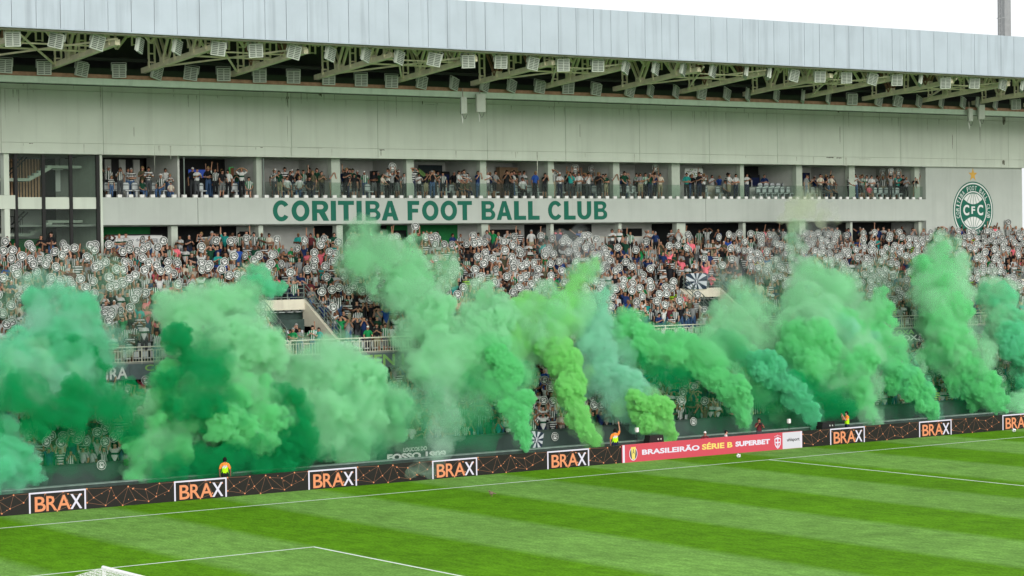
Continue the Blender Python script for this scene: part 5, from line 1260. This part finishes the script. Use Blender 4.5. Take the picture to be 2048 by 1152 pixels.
plume('pale aqua smoke column behind the lime plume foot', [(1318, 880, 10, 6.4), (1300, 850, 22, 6.8), (1275, 815, 36, 7.4), (1240, 790, 46, 8.2), (1205, 750, 50, 9), (1195, 700, 42, 9.8), (1193, 650, 32, 10.6), (1194, 605, 22, 11.2)], 'aqua', 2.6, .7, .085, ('aqua', .4, .42), .7)
plume('bright lime smoke puff billowing above the black speaker', [(1338, 882, 9, 6), (1333, 864, 18, 6.1), (1320, 842, 28, 6.3), (1298, 818, 34, 6.5), (1270, 800, 26, 6.8)], 'lime', 12, .7, .055, ('lime', .3, .25))
plume('bright green smoke column curling over the red board', [(1490, 852, 8, 6.2), (1487, 836, 15, 6.4), (1478, 810, 23, 6.8), (1460, 778, 28, 7.2), (1435, 750, 32, 7.6), (1400, 722, 36, 8.2)], 'mid', 10, .7, .06, ('mid', .35, .3))
plume('green smoke roll spreading level above the lower crowd by the red board', [(1410, 722, 34, 8.4), (1365, 705, 42, 8.8), (1310, 700, 44, 9.2), (1268, 690, 40, 9.8), (1245, 660, 28, 10.2), (1258, 635, 16, 10.6)], 'mid', 4, .65, .08, ('mid', .45, .35), .5)
plume('dim green shade-coloured smoke pall hanging under the level roll', [(1250, 730, 34, 9), (1300, 748, 28, 8.6), (1370, 752, 24, 8.4)], 'dark', .8, .6, .12, None, .8)
plume('teal green smoke column rising between the red board and the steward', [(1628, 852, 11, 6.2), (1618, 828, 18, 6.4), (1602, 798, 23, 6.8), (1575, 768, 26, 7.2), (1540, 745, 30, 7.8), (1508, 722, 28, 8.4)], 'teal', 10, .7, .055, ('teal', .35, .3))
plume('dark green smoke pall hanging behind the teal column', [(1590, 840, 26, 8), (1560, 810, 34, 8.2), (1520, 775, 36, 8.4), (1470, 720, 34, 8.8), (1445, 680, 30, 10)], 'mid', .6, .6, .12, ('dark', .3, .3), .8)
plume('broad green smoke cloud above the orange-vested steward', [(1746, 846, 7, 6.2), (1740, 818, 13, 6.5), (1728, 788, 24, 7), (1700, 755, 48, 8), (1645, 720, 64, 9), (1612, 685, 60, 10), (1668, 672, 62, 10.4), (1705, 670, 40, 10.4), (1600, 655, 34, 11)], 'mid', 3.0, .7, .09, ('pale', .45, .38), .7)
plume('pale rounded smoke cap on the broad cloud below the railing', [(1660, 650, 30, 10), (1695, 665, 36, 9.6), (1715, 700, 30, 9.2)], 'aqua', 2.0, .6, .10, ('pale', .4, .4), .5)
plume('deep green shade-coloured smoke hanging low under the broad cloud', [(1590, 770, 44, 8.1), (1640, 800, 46, 7.7), (1690, 800, 34, 7.3)], 'dark', 1.0, .6, .11, None, .8)
plume('soft smoke wisps drifting over the railing past the striped banner', [(1590, 640, 30, 12), (1610, 600, 40, 12.6), (1655, 575, 44, 13), (1700, 610, 30, 13), (1610, 545, 26, 13.6)], 'pale', .9, .6, .13, ('pale', .3, .4), .9)
plume('green smoke column with a domed head before the dark COXA banner', [(1869, 830, 11, 6.2), (1864, 814, 19, 6.4), (1845, 797, 29, 6.8), (1815, 767, 30, 7.4), (1797, 738, 33, 8.2)], 'mid', 9, .65, .065, ('teal', .4, .3))
plume('soft green smoke dome over the column before the COXA banner', [(1797, 738, 33, 8.2), (1775, 695, 36, 9), (1756, 650, 40, 10), (1742, 615, 34, 10.8)], 'mid', 2.6, .65, .08, ('pale', .45, .4), .6)
plume('green smoke column sweeping in from the second football', [(2004, 820, 11, 6.2), (1992, 797, 22, 6.6), (1958, 770, 33, 7.2), (1920, 738, 40, 8)], 'mid', 7, .65, .07, ('mid', .4, .3))
plume('tall green smoke trunk rising under the crest', [(1920, 738, 42, 8), (1900, 690, 46, 9), (1890, 640, 48, 10), (1884, 600, 46, 10.8)], 'mid', 2.6, .65, .08, ('pale', .45, .4), .6)
plume('soft rounded smoke head hiding the crowd under the crest', [(1888, 640, 46, 10), (1880, 590, 48, 11), (1872, 550, 40, 12), (1890, 512, 28, 12.6)], 'mid', 1.5, .65, .10, ('pale', .45, .45), .85)
plume('teal smoke column at the picture edge near the last stair opening', [(2090, 770, 34, 7.4), (2045, 725, 42, 8.4), (2022, 680, 46, 9.4), (2005, 630, 42, 10.4), (1990, 590, 34, 11.2)], 'teal', 4.5, .65, .08, ('pale', .4, .4), .4)
plume('low pale smoke puff above the last BRAX frames', [(2080, 815, 40, 6.6), (2030, 815, 28, 6.8), (1990, 830, 16, 6.8)], 'pale', 1.3, .5, .12, None, .7)
plume('soft light green smoke cloud in front of the second stair opening', [(1440, 655, 30, 12.4), (1475, 630, 44, 12.6), (1520, 640, 40, 12.8), (1495, 598, 30, 13), (1430, 690, 34, 11.6), (1540, 680, 30, 12)], 'pale', .9, .7, .12, ('pale', .3, .45), .95)
plume('thin straw coloured smoke drifting across the blank band', [(1575, 440, 18, 20), (1610, 415, 32, 20), (1605, 385, 18, 20), (1655, 440, 24, 20)], 'straw', .40, .5, .16, None, .9)
plume('thin green smoke curl rising through the crowd to the straw cloud', [(1585, 520, 18, 18), (1600, 490, 22, 19), (1590, 460, 24, 20)], 'pale', .45, .5, .14, None, .9)
plume('faint blue smoke over the crowd below the word CLUB', [(1095, 480, 26, 21), (1150, 495, 44, 21), (1190, 520, 40, 20), (1200, 560, 30, 19)], 'blue', .08, .5, .18, None, .95)
plume('faint blue smoke drifting beside the large starburst flag', [(1400, 540, 26, 19), (1460, 560, 44, 18.6), (1530, 520, 40, 20), (1620, 470, 44, 22), (1660, 520, 44, 21)], 'blue', .06, .5, .2, None, .95)
plume('huge pale green smoke cloud rising over the CORITIBA lettering', [(722, 462, 22, 16), (715, 500, 34, 16), (760, 510, 44, 16), (720, 545, 34, 15.4), (800, 540, 48, 15), (850, 535, 38, 14.6), (810, 580, 46, 14.2), (850, 600, 44, 13.6), (830, 640, 44, 12.8), (870, 670, 58, 11.6), (910, 700, 56, 11), (860, 730, 40, 10)], 'pale', 1.25, .75, .10, ('pale', .45, .4), .95)
plume('rounded pale smoke head between the huge cloud and the lime bank', [(985, 598, 28, 12), (968, 630, 44, 11.6), (985, 670, 56, 11), (940, 700, 54, 10.6), (990, 720, 44, 10)], 'pale', 2.6, .75, .095, ('pale', .35, .3), .6)
plume('dark green smoke with painted shade under the rounded pale head', [(930, 765, 34, 9.2), (985, 765, 36, 9), (1040, 745, 30, 9)], 'dark', 1.0, .5, .13, ('mid', .4, .4), .7)
plume('bright green knob of smoke beside the first stair opening', [(520, 548, 22, 12.2), (512, 570, 32, 12), (490, 600, 40, 11.6)], 'teal', 5, .75, .08, ('pale', .4, .3), .4)
plume('pale green smoke shoulder leaning over the railing before the stair opening', [(470, 610, 46, 11.4), (420, 630, 54, 11), (355, 640, 50, 10.6), (400, 690, 58, 10), (490, 700, 62, 9.6), (530, 730, 54, 9.4)], 'pale', 2.6, .75, .10, ('pale', .4, .3), .7)
plume('deep green shade-coloured smoke hollow in the middle of the bank', [(390, 720, 44, 7.6), (420, 760, 50, 7.4), (360, 790, 44, 7.2), (430, 830, 50, 7.0)], 'dark', 1.6, .75, .10, ('dark', .4, .35), .9)
plume('green smoke mass above the orange-shouldered steward', [(275, 940, 24, 7), (310, 900, 44, 7.4), (350, 840, 56, 8), (330, 790, 44, 8.2), (440, 860, 60, 7.6), (500, 800, 56, 8), (480, 760, 50, 8.4), (520, 870, 54, 7.4)], 'mid', 3.5, .8, .09, ('pale', .35, .25), .6)
plume('dark green shade-coloured smoke skirt behind the second and third BRAX frames', [(300, 950, 30, 6.4), (400, 930, 46, 6.6), (500, 920, 44, 6.4), (590, 905, 40, 6.4), (660, 910, 22, 6.6)], 'dark', 1.5, .6, .12, None, .9)  # foot of the thick smoke, its own shadow given as colour
plume('wide pale smoke bank hiding the GREEN HELL banner ends', [(610, 740, 46, 10.4), (650, 775, 62, 9.4), (725, 805, 66, 8.8), (620, 840, 62, 8.2), (690, 860, 54, 7.8), (780, 840, 44, 8.2), (655, 695, 24, 11.6)], 'pale', 2.0, .75, .10, ('pale', .4, .35), .85)
plume('deep green shade-coloured fold of smoke inside the wide pale bank', [(575, 790, 30, 7.4), (590, 840, 34, 6.9), (565, 890, 34, 6.6)], 'dark', 1.3, .7, .10, ('dark', .3, .4), .9)
plume('grey green smoke trailing down over the fourth BRAX frame', [(880, 745, 50, 9), (870, 790, 44, 8.4), (890, 840, 36, 7), (880, 890, 32, 5.6), (860, 930, 26, 3.2), (830, 935, 20, 3.2)], 'grey', .24, .5, .14, None, .9)
plume('teal smoke cloud hanging over the railing near the picture edge', [(90, 600, 38, 12.6), (120, 640, 60, 12), (165, 690, 60, 11), (80, 725, 60, 10.4), (10, 760, 56, 10), (190, 770, 50, 9.6), (-40, 720, 54, 10)], 'teal', 2.2, .75, .11, ('aqua', .35, .3), .8)
plume('dark green shade-coloured fold across the teal cloud at the railing', [(90, 690, 22, 9.6), (140, 690, 26, 9.4), (185, 715, 26, 9.2), (200, 750, 24, 9)], 'dark', 1.1, .75, .10, ('dark', .3, .4), .9)
plume('dark green shade-coloured fold below the bright knob of smoke', [(430, 665, 26, 9.4), (455, 690, 26, 9.2), (410, 700, 24, 9)], 'dark', 1.2, .75, .10, ('dark', .3, .4), .9)
plume('pale aqua wisps curling in front of the teal cloud', [(40, 720, 30, 9), (90, 740, 36, 8.8), (130, 770, 26, 8.6), (20, 790, 30, 8.6)], 'aqua', 1.2, .6, .12, ('pale', .3, .4), .9)
plume('dark green shade-coloured smoke pall over the lower crowd behind the first BRAX frames', [(-20, 810, 54, 7.4), (60, 810, 54, 7.4), (140, 820, 50, 7.4), (220, 800, 50, 7.6), (250, 850, 36, 7.2)], 'dark', 1.1, .6, .12, None, .9)
plume('teal smoke puff low at the picture edge above the first board', [(-20, 960, 44, 6.4), (10, 925, 38, 6.8), (25, 885, 28, 7.4), (0, 850, 26, 8), (70, 960, 26, 6.6)], 'teal', 3, .8, .08, ('aqua', .3, .3), .6)
plume('very thin pale smoke drifting over the crowd at the far end', [(1480, 560, 50, 14), (1580, 580, 55, 14), (1700, 560, 50, 14), (1800, 580, 50, 14), (1960, 560, 44, 14)], 'pale', .10, .6, .18, None, .9)
plume('very thin pale smoke drifting over the railing by the stair tower', [(20, 570, 50, 14), (150, 560, 50, 14), (260, 600, 46, 14), (300, 660, 40, 13)], 'pale', .16, .6, .18, None, .9)
plume('very thin green smoke in the gap before the long first board', [(780, 760, 44, 9), (840, 800, 44, 8.4), (960, 820, 40, 8), (800, 860, 40, 7.6)], 'pale', .16, .6, .16, None, .9)
# thin smoke before the lower tier, coloured dark for the shade under the balcony
for (xa, xb, za, zb, kind, d, lab) in ((-40, -12.5, .1, 4.8, 'dark', .12, 'thin green shade-coloured smoke veil over the lower crowd before the first boards'), (-2, 30, .1, 4.8, 'dark', .06, 'thin green shade-coloured smoke veil over the lower crowd behind the red board')):
    mm = MB(); 
    P = [(Vector((xa+(xb-xa)*i/9, 7.7, (za+zb)/2+.5*math.sin(i*2.1))), 1.7) for i in range(10)]
    me = hull(P, int(xb)+40, .2, .5, 0, soft=True, puffs=4, spread=.42); me.materials.append(smat(kind, d, .8, .4)); o = link('smoke_veil', me); tag(o, lab, 'smoke'); SMOKE_FACES += len(me.polygons)
print('smoke faces', SMOKE_FACES)
